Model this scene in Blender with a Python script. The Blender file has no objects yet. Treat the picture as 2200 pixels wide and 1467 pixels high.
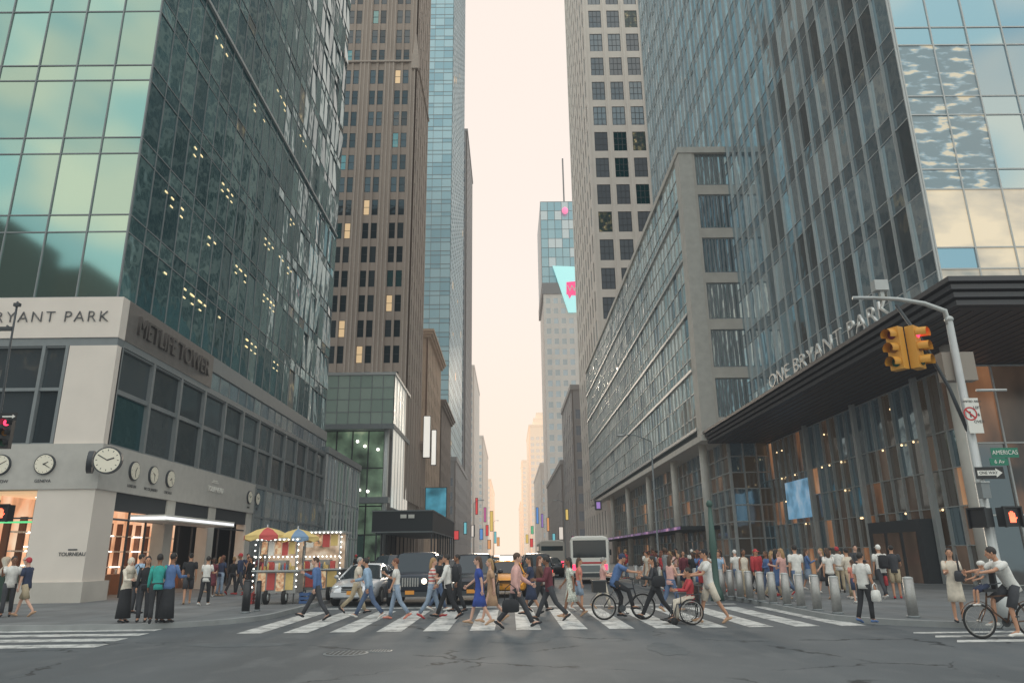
import bpy, bmesh, math, random
from mathutils import Vector, Matrix
random.seed(7)
R=math.radians; sin=math.sin; cos=math.cos; pi=math.pi
scene=bpy.context.scene; col=scene.collection
scene.view_settings.view_transform='Standard'; scene.view_settings.look='None'; scene.view_settings.exposure=0; scene.view_settings.gamma=1
# ---------------------------------------------------------------- camera
F=1550.0; CAM=Vector((0,0,1.75))
M3=Matrix.Rotation(R(-0.37),3,'Z')@Matrix.Rotation(R(106.4),3,'X')@Matrix.Rotation(R(-0.7),3,'Z')
MT=M3.transposed()
cd=bpy.data.cameras.new('camera'); cam=bpy.data.objects.new('camera',cd); col.objects.link(cam)
cd.sensor_width=36; cd.lens=F/2200*36; cd.clip_end=6000
cam.matrix_world=Matrix.Translation(CAM)@M3.to_4x4(); scene.camera=cam
def ray(px,py): return M3@Vector((px-1100,-(py-733.5),-F))
def onX(px,py,x): d=ray(px,py); return CAM+d*((x-CAM.x)/d.x)
def onY(px,py,y): d=ray(px,py); return CAM+d*((y-CAM.y)/d.y)
def g(px,py,z=0.0): d=ray(px,py); return CAM+d*((z-CAM.z)/d.z)
def proj(P):
    c=MT@(Vector(P)-CAM)
    if c.z>-0.5: return None
    return 1100-F*c.x/c.z, 733.5+F*c.y/c.z, -c.z
# ---------------------------------------------------------------- materials
MC={}
AIR=(.9,.95,1.0); AIRLIGHT_ES=.013  # airlight veil painted in as a faint glow on every plain material
def mat(name,c,rough=.6,metal=0.0,var=0.0,scale=3.0,bump=0.0,emit=None,es=0.0,spec=.5,stretch=None):
    if name in MC: return MC[name]
    m=bpy.data.materials.new(name); m.use_nodes=True; nt=m.node_tree; b=nt.nodes['Principled BSDF']
    c=tuple(c)+(1,)
    b.inputs['Base Color'].default_value=c; b.inputs['Roughness'].default_value=rough
    b.inputs['Metallic'].default_value=metal; b.inputs['Specular IOR Level'].default_value=spec
    if var or bump:
        tc=nt.nodes.new('ShaderNodeTexCoord'); n=nt.nodes.new('ShaderNodeTexNoise'); n.inputs['Scale'].default_value=scale; n.inputs['Detail'].default_value=6
        mp=nt.nodes.new('ShaderNodeMapping'); nt.links.new(tc.outputs['Object'],mp.inputs['Vector']); nt.links.new(mp.outputs[0],n.inputs['Vector'])
        if stretch: mp.inputs['Scale'].default_value=stretch
        if var:
            r=nt.nodes.new('ShaderNodeValToRGB'); nt.links.new(n.outputs['Fac'],r.inputs[0])
            r.color_ramp.elements[0].position=.3; r.color_ramp.elements[1].position=.7
            r.color_ramp.elements[0].color=tuple(x*(1-var) for x in c[:3])+(1,)
            r.color_ramp.elements[1].color=tuple(min(1,x*(1+var)) for x in c[:3])+(1,)
            nt.links.new(r.outputs[0],b.inputs['Base Color'])
        if bump:
            bp=nt.nodes.new('ShaderNodeBump'); bp.inputs['Strength'].default_value=bump; nt.links.new(n.outputs['Fac'],bp.inputs['Height']); nt.links.new(bp.outputs[0],b.inputs['Normal'])
    if not emit: emit=AIR; es=AIRLIGHT_ES
    b.inputs['Emission Color'].default_value=tuple(emit)+(1,); b.inputs['Emission Strength'].default_value=es
    MC[name]=m; return m
def glow_noise(name,dark,c1,c2,scale,es,lo=.45,hi=.7,stretch=(1,1,1),rough=.15):
    if name in MC: return MC[name]
    m=mat(name,dark,rough=rough); nt=m.node_tree; b=nt.nodes['Principled BSDF']
    tc=nt.nodes.new('ShaderNodeTexCoord'); mp=nt.nodes.new('ShaderNodeMapping'); mp.inputs['Scale'].default_value=stretch
    n=nt.nodes.new('ShaderNodeTexNoise'); n.inputs['Scale'].default_value=scale; n.inputs['Detail'].default_value=5
    r=nt.nodes.new('ShaderNodeValToRGB'); e=r.color_ramp.elements
    e[0].position=lo; e[0].color=(.02,.02,.02,1); e[1].position=hi; e[1].color=tuple(c2)+(1,)
    x=e.new((lo+hi)/2); x.color=tuple(c1)+(1,)
    nt.links.new(tc.outputs['Object'],mp.inputs[0]); nt.links.new(mp.outputs[0],n.inputs['Vector']); nt.links.new(n.outputs['Fac'],r.inputs[0])
    nt.links.new(r.outputs[0],b.inputs['Emission Color']); b.inputs['Emission Strength'].default_value=es
    return m
def glass(name,c,metal=.75,rough=.06,wave=.02,wscale=.5,spec=.5,haze=0.0,hc=(.5,.6,.6)):
    if name in MC: return MC[name]
    m=mat(name,c,rough=rough,metal=metal,spec=spec); nt=m.node_tree; b=nt.nodes['Principled BSDF']
    if wave>0:
        tc=nt.nodes.new('ShaderNodeTexCoord'); n=nt.nodes.new('ShaderNodeTexNoise'); n.inputs['Scale'].default_value=wscale; n.inputs['Detail'].default_value=2
        bp=nt.nodes.new('ShaderNodeBump'); bp.inputs['Strength'].default_value=wave; bp.inputs['Distance'].default_value=1.0
        nt.links.new(tc.outputs['Object'],n.inputs['Vector']); nt.links.new(n.outputs['Fac'],bp.inputs['Height']); nt.links.new(bp.outputs[0],b.inputs['Normal'])
    if haze: b.inputs['Emission Color'].default_value=tuple(hc)+(1,); b.inputs['Emission Strength'].default_value=haze  # haze painted as a faint even glow over the glass
    return m
def s2l(r,g_,b): return tuple((x/255/12.92 if x/255<.04045 else ((x/255+.055)/1.055)**2.4) for x in (r,g_,b))
def ml(name,rgb,**k): return mat(name,s2l(*rgb),**k)
WG=(1,.93,.86)  # tint of the air haze painted into the stones as a weak glow
STONE_L=ml('pale_stone',(188,184,177),rough=.7,var=.08,scale=1.5,bump=.05,emit=WG,es=.025)
STONE_G=ml('grey_stone',(186,180,172),rough=.8,var=.1,scale=.8,bump=.1,emit=WG,es=.03)
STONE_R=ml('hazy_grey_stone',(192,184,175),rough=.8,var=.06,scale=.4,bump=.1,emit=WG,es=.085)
STONE_B=ml('brown_stone',(152,138,128),rough=.85,var=.14,scale=.5,bump=.1,stretch=(1,1,.3),emit=WG,es=.032)
RIB=ml('brown_rib',(164,151,141),rough=.85,var=.1,emit=WG,es=.034)
STONE_D=ml('dark_stone',(136,126,119),rough=.85,var=.15,scale=.6,emit=WG,es=.035)
STONE_W=ml('warm_stone',(186,162,140),rough=.8,var=.12,scale=.4,emit=WG,es=.04)
METAL_L=ml('light_metal',(180,182,181),rough=.45,metal=.3,var=.05)
METAL_G=ml('grey_metal',(128,133,135),rough=.5,metal=.2,var=.05)
METAL_D=ml('dark_metal',(64,68,72),rough=.5,metal=.2)
CHAR=ml('charcoal',(54,58,62),rough=.5)
BLACK=ml('black_plastic',(30,31,34),rough=.4)
WHITE=ml('white_paint',(228,225,218),rough=.5)
CREAM=ml('cream_paint',(224,213,203),rough=.6,var=.04,scale=.8)
STEEL=ml('brushed_steel',(165,163,160),rough=.5,metal=.6,var=.08,scale=20)
CHROME=ml('letter_steel',(205,205,202),rough=.35,metal=.4)
RUB=ml('tyre_rubber',(32,32,33),rough=.85)
GL_TEAL=[glass('teal_glass_%s'%n,s2l(*c),metal=.9,wave=0,haze=.02,hc=(.6,.8,.75)) for n,c in (('a',(150,178,170)),('b',(158,186,176)),('c',(142,170,163)))]
GL_SIDE=[glass('deep_teal_glass_%s'%n,s2l(*c),metal=.82,wave=.05,wscale=.6,haze=.02,hc=(.4,.75,.8)) for n,c in (('a',(88,120,124)),('b',(68,98,104)),('c',(110,140,142)))]
GL_BLUE=[glass('blue_glass_%s'%n,s2l(*c),metal=.85,wave=0,haze=.05,hc=(.65,.85,.95)) for n,c in (('a',(150,172,182)),('b',(138,160,172)),('c',(162,182,188)))]
GL_R=[glass('smoky_glass_%s'%n,s2l(*c),metal=.8,wave=.03,haze=.03,hc=(.6,.7,.75)) for n,c in (('a',(150,164,170)),('b',(122,138,146)),('c',(168,176,176)))]
GL_T=[glass('tower_glass_%s'%n,s2l(*c),metal=.88,wave=.03,haze=.035,hc=(.55,.75,.85)) for n,c in (('a',(170,188,196)),('b',(146,168,178)),('c',(188,200,204)))]
GL_DARK=[glass('dark_window_glass',s2l(66,74,80),metal=.4,wave=.03,haze=.018),glass('dark_window_glass_b',s2l(84,92,98),metal=.5,wave=.03,haze=.024)]
GL_CAR=glass('car_glass',s2l(50,58,64),metal=.3,wave=0,haze=.015)
LIT=mat('lit_window',(.3,.2,.1),rough=.3,emit=(1,.72,.42),es=.55)
LITW=mat('lit_strip',(.8,.8,.8),emit=(1,.93,.85),es=2.2)
BULB=mat('white_bulb',(.9,.9,.9),emit=(1,.95,.85),es=4)
WBULB=mat('warm_bulb',(.9,.7,.4),emit=(1,.7,.38),es=2.0)
REDL=mat('red_lamp',(.6,.02,.03),rough=.3,emit=(1,.05,.12),es=2.5)
HEADL=mat('headlight_lamp',(.9,.9,.9),rough=.1,emit=(1,.82,.6),es=3.0)
HEADOFF=mat('headlight_clear',(.75,.78,.8),rough=.08,metal=.5)
AMBER=mat('amber_lens',(.25,.1,.01),rough=.3); GREENL=mat('green_lens',(.01,.08,.04),rough=.3)
SIGY=ml('signal_yellow',(208,148,52),rough=.5)
# ---------------------------------------------------------------- mesh builder
def org(o):
    v=Vector((0,0,0))
    while o is not None: v+=o.location; o=o.parent
    return v
class MB:
    def __init__(s): s.v=[];s.f=[];s.m=[];s.cur=0
    def add(s,vs,fs):
        b=len(s.v); s.v+=[tuple(p) for p in vs]; s.f+=[tuple(b+i for i in f) for f in fs]; s.m+=[s.cur]*len(fs)
    def box(s,x0,x1,y0,y1,z0,z1):
        if x0>x1:x0,x1=x1,x0
        if y0>y1:y0,y1=y1,y0
        s.add([(x0,y0,z0),(x1,y0,z0),(x1,y1,z0),(x0,y1,z0),(x0,y0,z1),(x1,y0,z1),(x1,y1,z1),(x0,y1,z1)],
              [(0,3,2,1),(4,5,6,7),(0,1,5,4),(1,2,6,5),(2,3,7,6),(3,0,4,7)]); return s
    def quad(s,a,b,c,d): s.add([a,b,c,d],[(0,1,2,3)]); return s
    def loft(s,rings,caps=True,closed=True):
        n=len(rings[0]); vs=[p for r in rings for p in r]; fs=[]
        for i in range(len(rings)-1):
            for j in range(n if closed else n-1):
                k=(j+1)%n; fs.append((i*n+j,i*n+k,(i+1)*n+k,(i+1)*n+j))
        if caps and closed: fs.append(tuple(range(n-1,-1,-1))); fs.append(tuple((len(rings)-1)*n+j for j in range(n)))
        s.add(vs,fs); return s
    def tube(s,pts,rads,n=8,round_=False,flat=1.0):
        pts=[Vector(p) for p in pts]
        if not hasattr(rads,'__len__'): rads=[rads]*len(pts)
        rads=list(rads)
        if round_:
            d0=(pts[0]-pts[1]).normalized(); d1=(pts[-1]-pts[-2]).normalized()
            pts=[pts[0]+d0*rads[0]*.45]+pts+[pts[-1]+d1*rads[-1]*.45]; rads=[rads[0]*.6]+rads+[rads[-1]*.6]
        rings=[]
        up=None
        for i,p in enumerate(pts):
            if i==0: t=pts[1]-pts[0]
            elif i==len(pts)-1: t=pts[-1]-pts[-2]
            else: t=(pts[i+1]-p).normalized()+(p-pts[i-1]).normalized()
            t.normalize()
            if up is None:
                a=Vector((1,0,0)) if abs(t.x)<.8 else Vector((0,1,0)); u=(a-t*a.dot(t)).normalized()
            else: u=(up-t*up.dot(t)).normalized()
            up=u; w=t.cross(u)
            rings.append([p+u*cos(2*pi*k/n)*rads[i]+w*sin(2*pi*k/n)*rads[i]*flat for k in range(n)])
        return s.loft(rings)
    def ell(s,c,rx,ry,rz,nu=10,nv=7,rot=None):
        c=Vector(c); rings=[]
        for i in range(1,nv):
            a=pi*i/nv
            rings.append([Vector((rx*sin(a)*cos(2*pi*k/nu),ry*sin(a)*sin(2*pi*k/nu),-rz*cos(a))) for k in range(nu)])
        vs=[p for r in rings for p in r]+[Vector((0,0,-rz)),Vector((0,0,rz))]
        if rot is not None: vs=[rot@p for p in vs]
        vs=[c+p for p in vs]; fs=[]; L=len(rings)
        for i in range(L-1):
            for j in range(nu): k=(j+1)%nu; fs.append((i*nu+j,i*nu+k,(i+1)*nu+k,(i+1)*nu+j))
        for j in range(nu):
            k=(j+1)%nu; fs.append((k,j,L*nu)); fs.append(((L-1)*nu+j,(L-1)*nu+k,L*nu+1))
        s.add(vs,fs); return s
    def build(s,name,mats,parent=None,smooth=False,world=True,loc=None):
        if not isinstance(mats,(list,tuple)): mats=[mats]
        me=bpy.data.meshes.new(name)
        o_=Vector((0,0,0))
        if world and parent is not None: o_=org(parent)
        if loc is not None and world: o_=Vector(loc)
        me.from_pydata([tuple(Vector(p)-o_) for p in s.v],[],s.f)
        for m in mats: me.materials.append(m)
        me.polygons.foreach_set('material_index',s.m)
        if smooth: me.polygons.foreach_set('use_smooth',[True]*len(me.polygons))
        me.update()
        o=bpy.data.objects.new(name,me); col.objects.link(o)
        if parent is not None: o.parent=parent
        elif loc is not None: o.location=loc
        return o
def tag(o,label=None,cat=None,group=None,kind=None):
    if label:o['label']=label
    if cat:o['category']=cat
    if group:o['group']=group
    if kind:o['kind']=kind
    return o
def thing(name,label,cat,loc=(0,0,0),rz=0,group=None):
    o=bpy.data.objects.new(name,None); col.objects.link(o); o.location=loc; o.rotation_euler=(0,0,rz); o.empty_display_size=.3
    return tag(o,label,cat,group)
def kids(o): return [c for c in bpy.data.objects if c.parent==o]
def copy_tree(o,parent=None,lab=None,loc=None,rz=None):
    c=o.copy(); col.objects.link(c)
    if parent is not None: c.parent=parent
    if lab: c['label']=lab
    if loc is not None: c.location=loc
    if rz is not None: c.rotation_euler=(0,0,rz)
    for ch in kids(o): copy_tree(ch,c)
    return c
def text(body,size,m,parent,loc,rot,name='lettering',ext=.01,align='CENTER',sx=1.0,space=1.0,thin=0.0):
    cu=bpy.data.curves.new(name,'FONT'); cu.body=body; cu.size=size; cu.extrude=ext; cu.align_x=align; cu.align_y='CENTER'; cu.space_character=space; cu.offset=-thin
    t=bpy.data.objects.new('tmp',cu); col.objects.link(t)
    dg=bpy.context.evaluated_depsgraph_get(); me=bpy.data.meshes.new_from_object(t.evaluated_get(dg)); bpy.data.objects.remove(t)
    me.materials.clear(); me.materials.append(m)
    o=bpy.data.objects.new(name,me); col.objects.link(o)
    o.rotation_euler=tuple(R(a) for a in rot); o.scale=(sx,1,1)
    if parent is not None: o.parent=parent; o.location=Vector(loc)-org(parent)
    else: o.location=loc
    return o
FR=(90,0,0); TOL=(90,0,-90); TOR=(90,0,90)   # faces -Y, -X, +X
# ---------------------------------------------------------------- facade helpers
def abox(mb,axis,plane,n,a0,a1,z0,z1,din,dout):
    p0,p1=plane-n*din,plane+n*dout
    if axis=='X': mb.box(p0,p1,a0,a1,z0,z1)
    else: mb.box(a0,a1,p0,p1,z0,z1)
def score(c,area,axis,n):
    p=proj(c)
    if p is None: return 0
    if not(-20<p[0]<2220 and -20<p[1]<1487): return 0
    d=(CAM-Vector(c)).normalized(); nn=Vector((n,0,0)) if axis=='X' else Vector((0,n,0))
    return area*max(0.01,d.dot(nn))/p[2]**2
def emit_parts(parent,name,items,mats,nsep):
    items=sorted(items,key=lambda t:-t[0])
    big=[i for i in items[:nsep] if i[0]>0]; rest=items[len(big):]
    for sc,fn in big:
        mb=MB(); fn(mb); mb.build(name,mats,parent)
    if rest:
        mb=MB()
        for sc,fn in rest: fn(mb)
        o=mb.build(name,mats,parent); o['kind']='stuff'
def curtain(parent,axis,plane,n,cols,rows,mats,weights,mw=.08,md=.12,mm=METAL_G,nsep=60,tilt=.006,name='glass_panel',hw=None,pick=None,vd=None,tf=None):
    hw=hw or mw; vd=vd or md
    mb=MB()
    for a in cols: abox(mb,axis,plane,n,a-mw/2,a+mw/2,rows[0],rows[-1],.05,vd)
    for z in rows: abox(mb,axis,plane,n,cols[0]+mw/2,cols[-1]-mw/2,z-hw/2,z+hw/2,.048,min(md,vd)*.7)
    mb.build('mullions',mm,parent)
    items=[]
    for i in range(len(cols)-1):
        for j in range(len(rows)-1):
            a0,a1=cols[i]+mw/2,cols[i+1]-mw/2; z0,z1=rows[j]+hw/2,rows[j+1]-hw/2
            mi=random.choices(range(len(mats)),weights)[0]
            if pick:
                q=pick((a0+a1)/2,z0,z1); mi=mi if q is None else q
            tl=tilt*(tf((a0+a1)/2) if tf else 1)
            t1=random.gauss(0,tl)*(a1-a0)/2; t2=random.gauss(0,tl)*(z1-z0)/2
            def fn(mb,a0=a0,a1=a1,z0=z0,z1=z1,mi=mi,t1=t1,t2=t2):
                mb.cur=mi; P=[]
                for a,z,k in ((a0,z0,-t1-t2),(a1,z0,t1-t2),(a1,z1,t1+t2),(a0,z1,-t1+t2)):
                    p=plane+k
                    P.append((p,a,z) if axis=='X' else (a,p,z))
                if (axis=='Y' and n>0) or (axis=='X' and n<0): P=P[::-1]
                mb.quad(*P)
            c=(plane,(a0+a1)/2,(z0+z1)/2) if axis=='X' else ((a0+a1)/2,plane,(z0+z1)/2)
            items.append((score(c,(a1-a0)*(z1-z0),axis,n),fn))
    emit_parts(parent,name,items,mats,nsep)
def masonry(parent,axis,plane,n,a0,a1,z0,z1,cs,rs,w,h,wm,wins,weights,fm=METAL_D,d=.4,nsep=50,nx=2,nz=2,sp=.08,wname='stone_facing'):
    mb=MB(); cs=sorted(cs); edges=[a0]+[e for c in cs for e in (c-w/2,c+w/2)]+[a1]
    for i in range(0,len(edges),2): abox(mb,axis,plane,n,edges[i],edges[i+1],z0,z1,d,0)
    for c in cs:
        zz=[z0]+[e for r in rs for e in (r-h/2,r+h/2)]+[z1]
        for i in range(0,len(zz),2):
            if zz[i+1]>zz[i]: abox(mb,axis,plane,n,c-w/2,c+w/2,zz[i],zz[i+1],d,-sp)
    mb.build(wname,wm,parent)
    items=[]; mats=[fm]+wins
    for c in cs:
        for r in rs:
            mi=1+random.choices(range(len(wins)),weights)[0]
            def fn(mb,c=c,r=r,mi=mi):
                mb.cur=0; t=min(.12,w*.07); p=plane-n*.22
                for k in range(nx+1):
                    a=c-w/2+t/2+(w-t)*k/nx; abox(mb,axis,p,n,a-t/2,a+t/2,r-h/2,r+h/2,.03,.04)
                for k in range(nz+1):
                    z=r-h/2+t/2+(h-t)*k/nz; abox(mb,axis,p,n,c-w/2+t,c+w/2-t,z-t/2,z+t/2,.02,.03)
                mb.cur=mi; k1=random.gauss(0,.004)*w
                P=[(c-w/2,r-h/2,-k1),(c+w/2,r-h/2,k1),(c+w/2,r+h/2,k1),(c-w/2,r+h/2,-k1)]
                P=[((p+k,a,z) if axis=='X' else (a,p+k,z)) for a,z,k in P]
                if (axis=='Y' and n>0) or (axis=='X' and n<0): P=P[::-1]
                mb.quad(*P)
            cc=(plane,c,r) if axis=='X' else (c,plane,r)
            items.append((score(cc,w*h,axis,n),fn))
    emit_parts(parent,'window',items,mats,nsep)
def frange(a,b,st):
    n=max(1,round((b-a)/st)); return [a+(b-a)*i/n for i in range(n+1)]
def floors(z0,z1,fh,sp):
    r=[z0]; z=z0
    while z+fh<=z1+.01: r+=[z+fh-sp,z+fh]; z+=fh
    return r
# ---------------------------------------------------------------- world + sun
w=bpy.data.worlds.new('World'); scene.world=w; w.use_nodes=True; nt=w.node_tree; N=nt.nodes; L=nt.links
bg=N['Background']; bg.inputs[1].default_value=1.0
tc=N.new('ShaderNodeTexCoord'); sep=N.new('ShaderNodeSeparateXYZ'); L.new(tc.outputs['Generated'],sep.inputs[0])
def mapr(src,a,b,c=0,d=1):
    m=N.new('ShaderNodeMapRange'); m.interpolation_type='SMOOTHSTEP'; L.new(src,m.inputs[0])
    for i,x in enumerate((a,b,c,d)): m.inputs[i+1].default_value=x
    return m.outputs[0]
def mix(f,a,b,bt='MIX'):
    m=N.new('ShaderNodeMix'); m.data_type='RGBA'; m.blend_type=bt
    (L.new(f,m.inputs[0]) if not isinstance(f,(int,float)) else setattr(m.inputs[0],'default_value',f))
    for k,x in ((6,a),(7,b)):
        if isinstance(x,tuple): m.inputs[k].default_value=x+(1,)
        else: L.new(x,m.inputs[k])
    return m.outputs[2]
no=N.new('ShaderNodeTexNoise'); no.inputs['Scale'].default_value=5.5; no.inputs['Detail'].default_value=7; no.inputs['Roughness'].default_value=.48
mp=N.new('ShaderNodeMapping'); mp.inputs['Scale'].default_value=(1,1,1.8); L.new(tc.outputs['Generated'],mp.inputs[0]); L.new(mp.outputs[0],no.inputs['Vector'])
cl=mapr(no.outputs['Fac'],.43,.62)
back=mix(cl,(.72,.98,1.02),(1.5,1.28,1.05))
zen=mix(mapr(sep.outputs[2],.5,.95),back,(1.5,1.55,1.56))
front=mix(mapr(sep.outputs[2],0.0,.4),(1.0,.84,.70),(1.0,.89,.81))
skyc=mix(mapr(sep.outputs[1],.15,.6),zen,front)
sk=N.new('ShaderNodeTexSky'); sk.sky_type='NISHITA'; sk.sun_disc=False; sk.sun_elevation=R(13); sk.sun_rotation=R(0)
scl=N.new('ShaderNodeVectorMath'); scl.operation='SCALE'; scl.inputs['Scale'].default_value=.0008; L.new(sk.outputs[0],scl.inputs[0])
addn=N.new('ShaderNodeVectorMath'); addn.operation='ADD'; L.new(skyc,addn.inputs[0]); L.new(scl.outputs[0],addn.inputs[1])
L.new(addn.outputs[0],bg.inputs[0])
sd=bpy.data.lights.new('sun','SUN'); sd.energy=1.0; sd.angle=R(9); sd.color=(1,.84,.66); so=bpy.data.objects.new('sun',sd); col.objects.link(so)
so.rotation_euler=Vector((0.02,-1,-math.tan(R(13)))).to_track_quat('-Z','Y').to_euler()
# ---------------------------------------------------------------- ground
def asphalt():
    m=mat('asphalt',(.075,.08,.085),rough=.78,spec=.3); nt=m.node_tree; N=nt.nodes; L=nt.links; b=N['Principled BSDF']
    tc=N.new('ShaderNodeTexCoord')
    def noise(sc,det=6,st=None):
        n=N.new('ShaderNodeTexNoise'); n.inputs['Scale'].default_value=sc; n.inputs['Detail'].default_value=det
        if st:
            mp=N.new('ShaderNodeMapping'); mp.inputs['Scale'].default_value=st; L.new(tc.outputs['Object'],mp.inputs[0]); L.new(mp.outputs[0],n.inputs['Vector'])
        else: L.new(tc.outputs['Object'],n.inputs['Vector'])
        return n.outputs['Fac']
    def mx(f,a,bb,bt='MIX'):
        x=N.new('ShaderNodeMix'); x.data_type='RGBA'; x.blend_type=bt
        if isinstance(f,float): x.inputs[0].default_value=f
        else: L.new(f,x.inputs[0])
        for k,v in ((6,a),(7,bb)):
            if isinstance(v,tuple): x.inputs[k].default_value=v+(1,)
            else: L.new(v,x.inputs[k])
        return x.outputs[2]
    def mr(s,a,bb,c=0.,d=1.):
        x=N.new('ShaderNodeMapRange'); L.new(s,x.inputs[0])
        for i,v in enumerate((a,bb,c,d)): x.inputs[i+1].default_value=v
        return x.outputs[0]
    base=mx(mr(noise(.35,5),.35,.65),(.068,.08,.09),(.108,.12,.13))
    base=mx(mr(noise(.22,3,(1,.18,1)),.5,.62,0,.6),base,(.055,.063,.07))
    base=mx(mr(noise(1.4,6,(1,.5,1)),.52,.66,0,.5),base,(.135,.145,.152))
    base=mx(mr(noise(60,3),.3,.7,0,.35),base,(.15,.155,.158))
    v=N.new('ShaderNodeTexVoronoi'); v.feature='DISTANCE_TO_EDGE'; v.inputs['Scale'].default_value=.22
    dn=N.new('ShaderNodeTexNoise'); dn.inputs['Scale'].default_value=2.6; dn.inputs['Detail'].default_value=8; L.new(tc.outputs['Object'],dn.inputs['Vector'])
    ad=N.new('ShaderNodeVectorMath'); ad.operation='MULTIPLY_ADD'; L.new(dn.outputs['Color'],ad.inputs[0]); ad.inputs[1].default_value=(.8,.8,0); L.new(tc.outputs['Object'],ad.inputs[2])
    L.new(ad.outputs[0],v.inputs['Vector'])
    cr=mr(v.outputs['Distance'],.003,.010,1.,0.)
    mu=N.new('ShaderNodeMath'); mu.operation='MULTIPLY'; L.new(cr,mu.inputs[0]); L.new(mr(noise(.5,2),.48,.56),mu.inputs[1])
    base=mx(mu.outputs[0],base,(.03,.033,.036))
    L.new(base,b.inputs['Base Color'])
    bp=N.new('ShaderNodeBump'); bp.inputs['Strength'].default_value=.35; bp.inputs['Distance'].default_value=.02; L.new(noise(45,4),bp.inputs['Height']); L.new(bp.outputs[0],b.inputs['Normal'])
    return m
ASPH=asphalt()
mb=MB(); mb.quad((-2500,-500,0),(2500,-500,0),(2500,3500,0),(-2500,3500,0)); tag(mb.build('road',ASPH),kind='structure')
def paving():
    m=mat('paving_slabs',(.2,.2,.2),rough=.8); nt=m.node_tree; N=nt.nodes; L=nt.links; b=N['Principled BSDF']
    tc=N.new('ShaderNodeTexCoord'); br=N.new('ShaderNodeTexBrick'); br.offset=0; br.inputs['Scale'].default_value=1
    br.inputs['Brick Width'].default_value=1.5; br.inputs['Row Height'].default_value=1.5; br.inputs['Mortar Size'].default_value=.012
    br.inputs['Color1'].default_value=(.15,.16,.168,1); br.inputs['Color2'].default_value=(.195,.205,.21,1); br.inputs['Mortar'].default_value=(.07,.075,.08,1)
    L.new(tc.outputs['Object'],br.inputs['Vector'])
    n=N.new('ShaderNodeTexNoise'); n.inputs['Scale'].default_value=.7; n.inputs['Detail'].default_value=8; L.new(tc.outputs['Object'],n.inputs['Vector'])
    x=N.new('ShaderNodeMix'); x.data_type='RGBA'; x.blend_type='MULTIPLY'; x.inputs[0].default_value=.8
    r=N.new('ShaderNodeValToRGB'); r.color_ramp.elements[0].position=.3; r.color_ramp.elements[1].position=.7; r.color_ramp.elements[0].color=(.6,.6,.6,1)
    L.new(n.outputs['Fac'],r.inputs[0]); L.new(br.outputs[0],x.inputs[6]); L.new(r.outputs[0],x.inputs[7]); L.new(x.outputs[2],b.inputs['Base Color'])
    return m
PAVE=paving(); KERB=ml('kerb_stone',(140,142,142),rough=.75,var=.12,scale=2)
PZ=.13
YC=g(1100,1353).y; YF=g(1100,1309).y
XL=g(515,1350).x+.1; XR=g(1840,1355).x+.35
def pavement(name,sgn,xc,y0,r=3.2):
    pts=[]
    for i in range(9):
        a=pi/2*i/8
        pts.append((xc+sgn*(r-r*cos(a)), y0+r-r*sin(a)))
    poly=[(xc,900.0)]+pts+[(sgn*200,y0),(sgn*200,900.0)]
    def shrink(p,k):
        x,y=p; return (x+sgn*k if abs(x)<150 else x, y+k if y<800 else y)
    inner=[shrink(p,.16) for p in poly]
    m=MB(); v=[(x,y,PZ) for x,y in inner]; m.add(v,[tuple(range(len(v)))[::(1 if sgn<0 else -1)]]) ; o=m.build(name+'_pavement',PAVE); tag(o,kind='structure')
    bm=bmesh.new(); bm.from_mesh(o.data); bmesh.ops.recalc_face_normals(bm,faces=bm.faces)
    bm.faces.ensure_lookup_table()
    if bm.faces[0].normal.z<0: bmesh.ops.reverse_faces(bm,faces=bm.faces)
    bm.to_mesh(o.data); bm.free()
    m=MB(); out=poly[:-1]; inn=inner[:-1]
    for i in range(len(out)-1):
        a,b=out[i],out[i+1]; c,d=inn[i],inn[i+1]
        m.quad((a[0],a[1],0),(b[0],b[1],0),(b[0],b[1],PZ+.004),(a[0],a[1],PZ+.004))
        m.quad((a[0],a[1],PZ+.004),(b[0],b[1],PZ+.004),(d[0],d[1],PZ+.004),(c[0],c[1],PZ+.004))
        m.quad((c[0],c[1],PZ+.004),(d[0],d[1],PZ+.004),(d[0],d[1],PZ-.05),(c[0],c[1],PZ-.05))
    tag(m.build(name+'_kerb',KERB),kind='structure')
pavement('left',-1,XL-.2,g(300,1352).y)
pavement('right',1,XR+.2,g(1950,1352).y)
def paint():
    m=mat('worn_road_paint',(.6,.6,.58),rough=.75); nt=m.node_tree; N=nt.nodes; L=nt.links; b=N['Principled BSDF']
    tc=N.new('ShaderNodeTexCoord'); n=N.new('ShaderNodeTexNoise'); n.inputs['Scale'].default_value=2.2; n.inputs['Detail'].default_value=10; n.inputs['Roughness'].default_value=.75
    L.new(tc.outputs['Object'],n.inputs['Vector']); r=N.new('ShaderNodeValToRGB'); e=r.color_ramp.elements
    e[0].position=.36; e[0].color=(.14,.145,.15,1); e[1].position=.54; e[1].color=(.58,.58,.56,1)
    L.new(n.outputs['Fac'],r.inputs[0]); L.new(r.outputs[0],b.inputs['Base Color']); return m
PAINT=paint()
m=MB(); x=XL+.25
while x<XR-.1:
    m.quad((x,YC,.004),(x+.6,YC,.004),(x+.6,YF,.004),(x,YF,.004)); x+=1.12
tag(m.build('crosswalk_marking',PAINT),kind='structure')
m=MB()
for (xb,py0,py1) in ((330,1353,1357),(300,1362,1367),(255,1372,1378),(215,1384,1391)):
    y0=g(150,py1).y; y1=g(150,py0).y; m.quad((-32,y0,.004),(g(xb,(py0+py1)/2).x,y0,.004),(g(xb,(py0+py1)/2).x,y1,.004),(-32,y1,.004))
tag(m.build('left_crosswalk_marking',PAINT),kind='structure')
m=MB()
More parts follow.
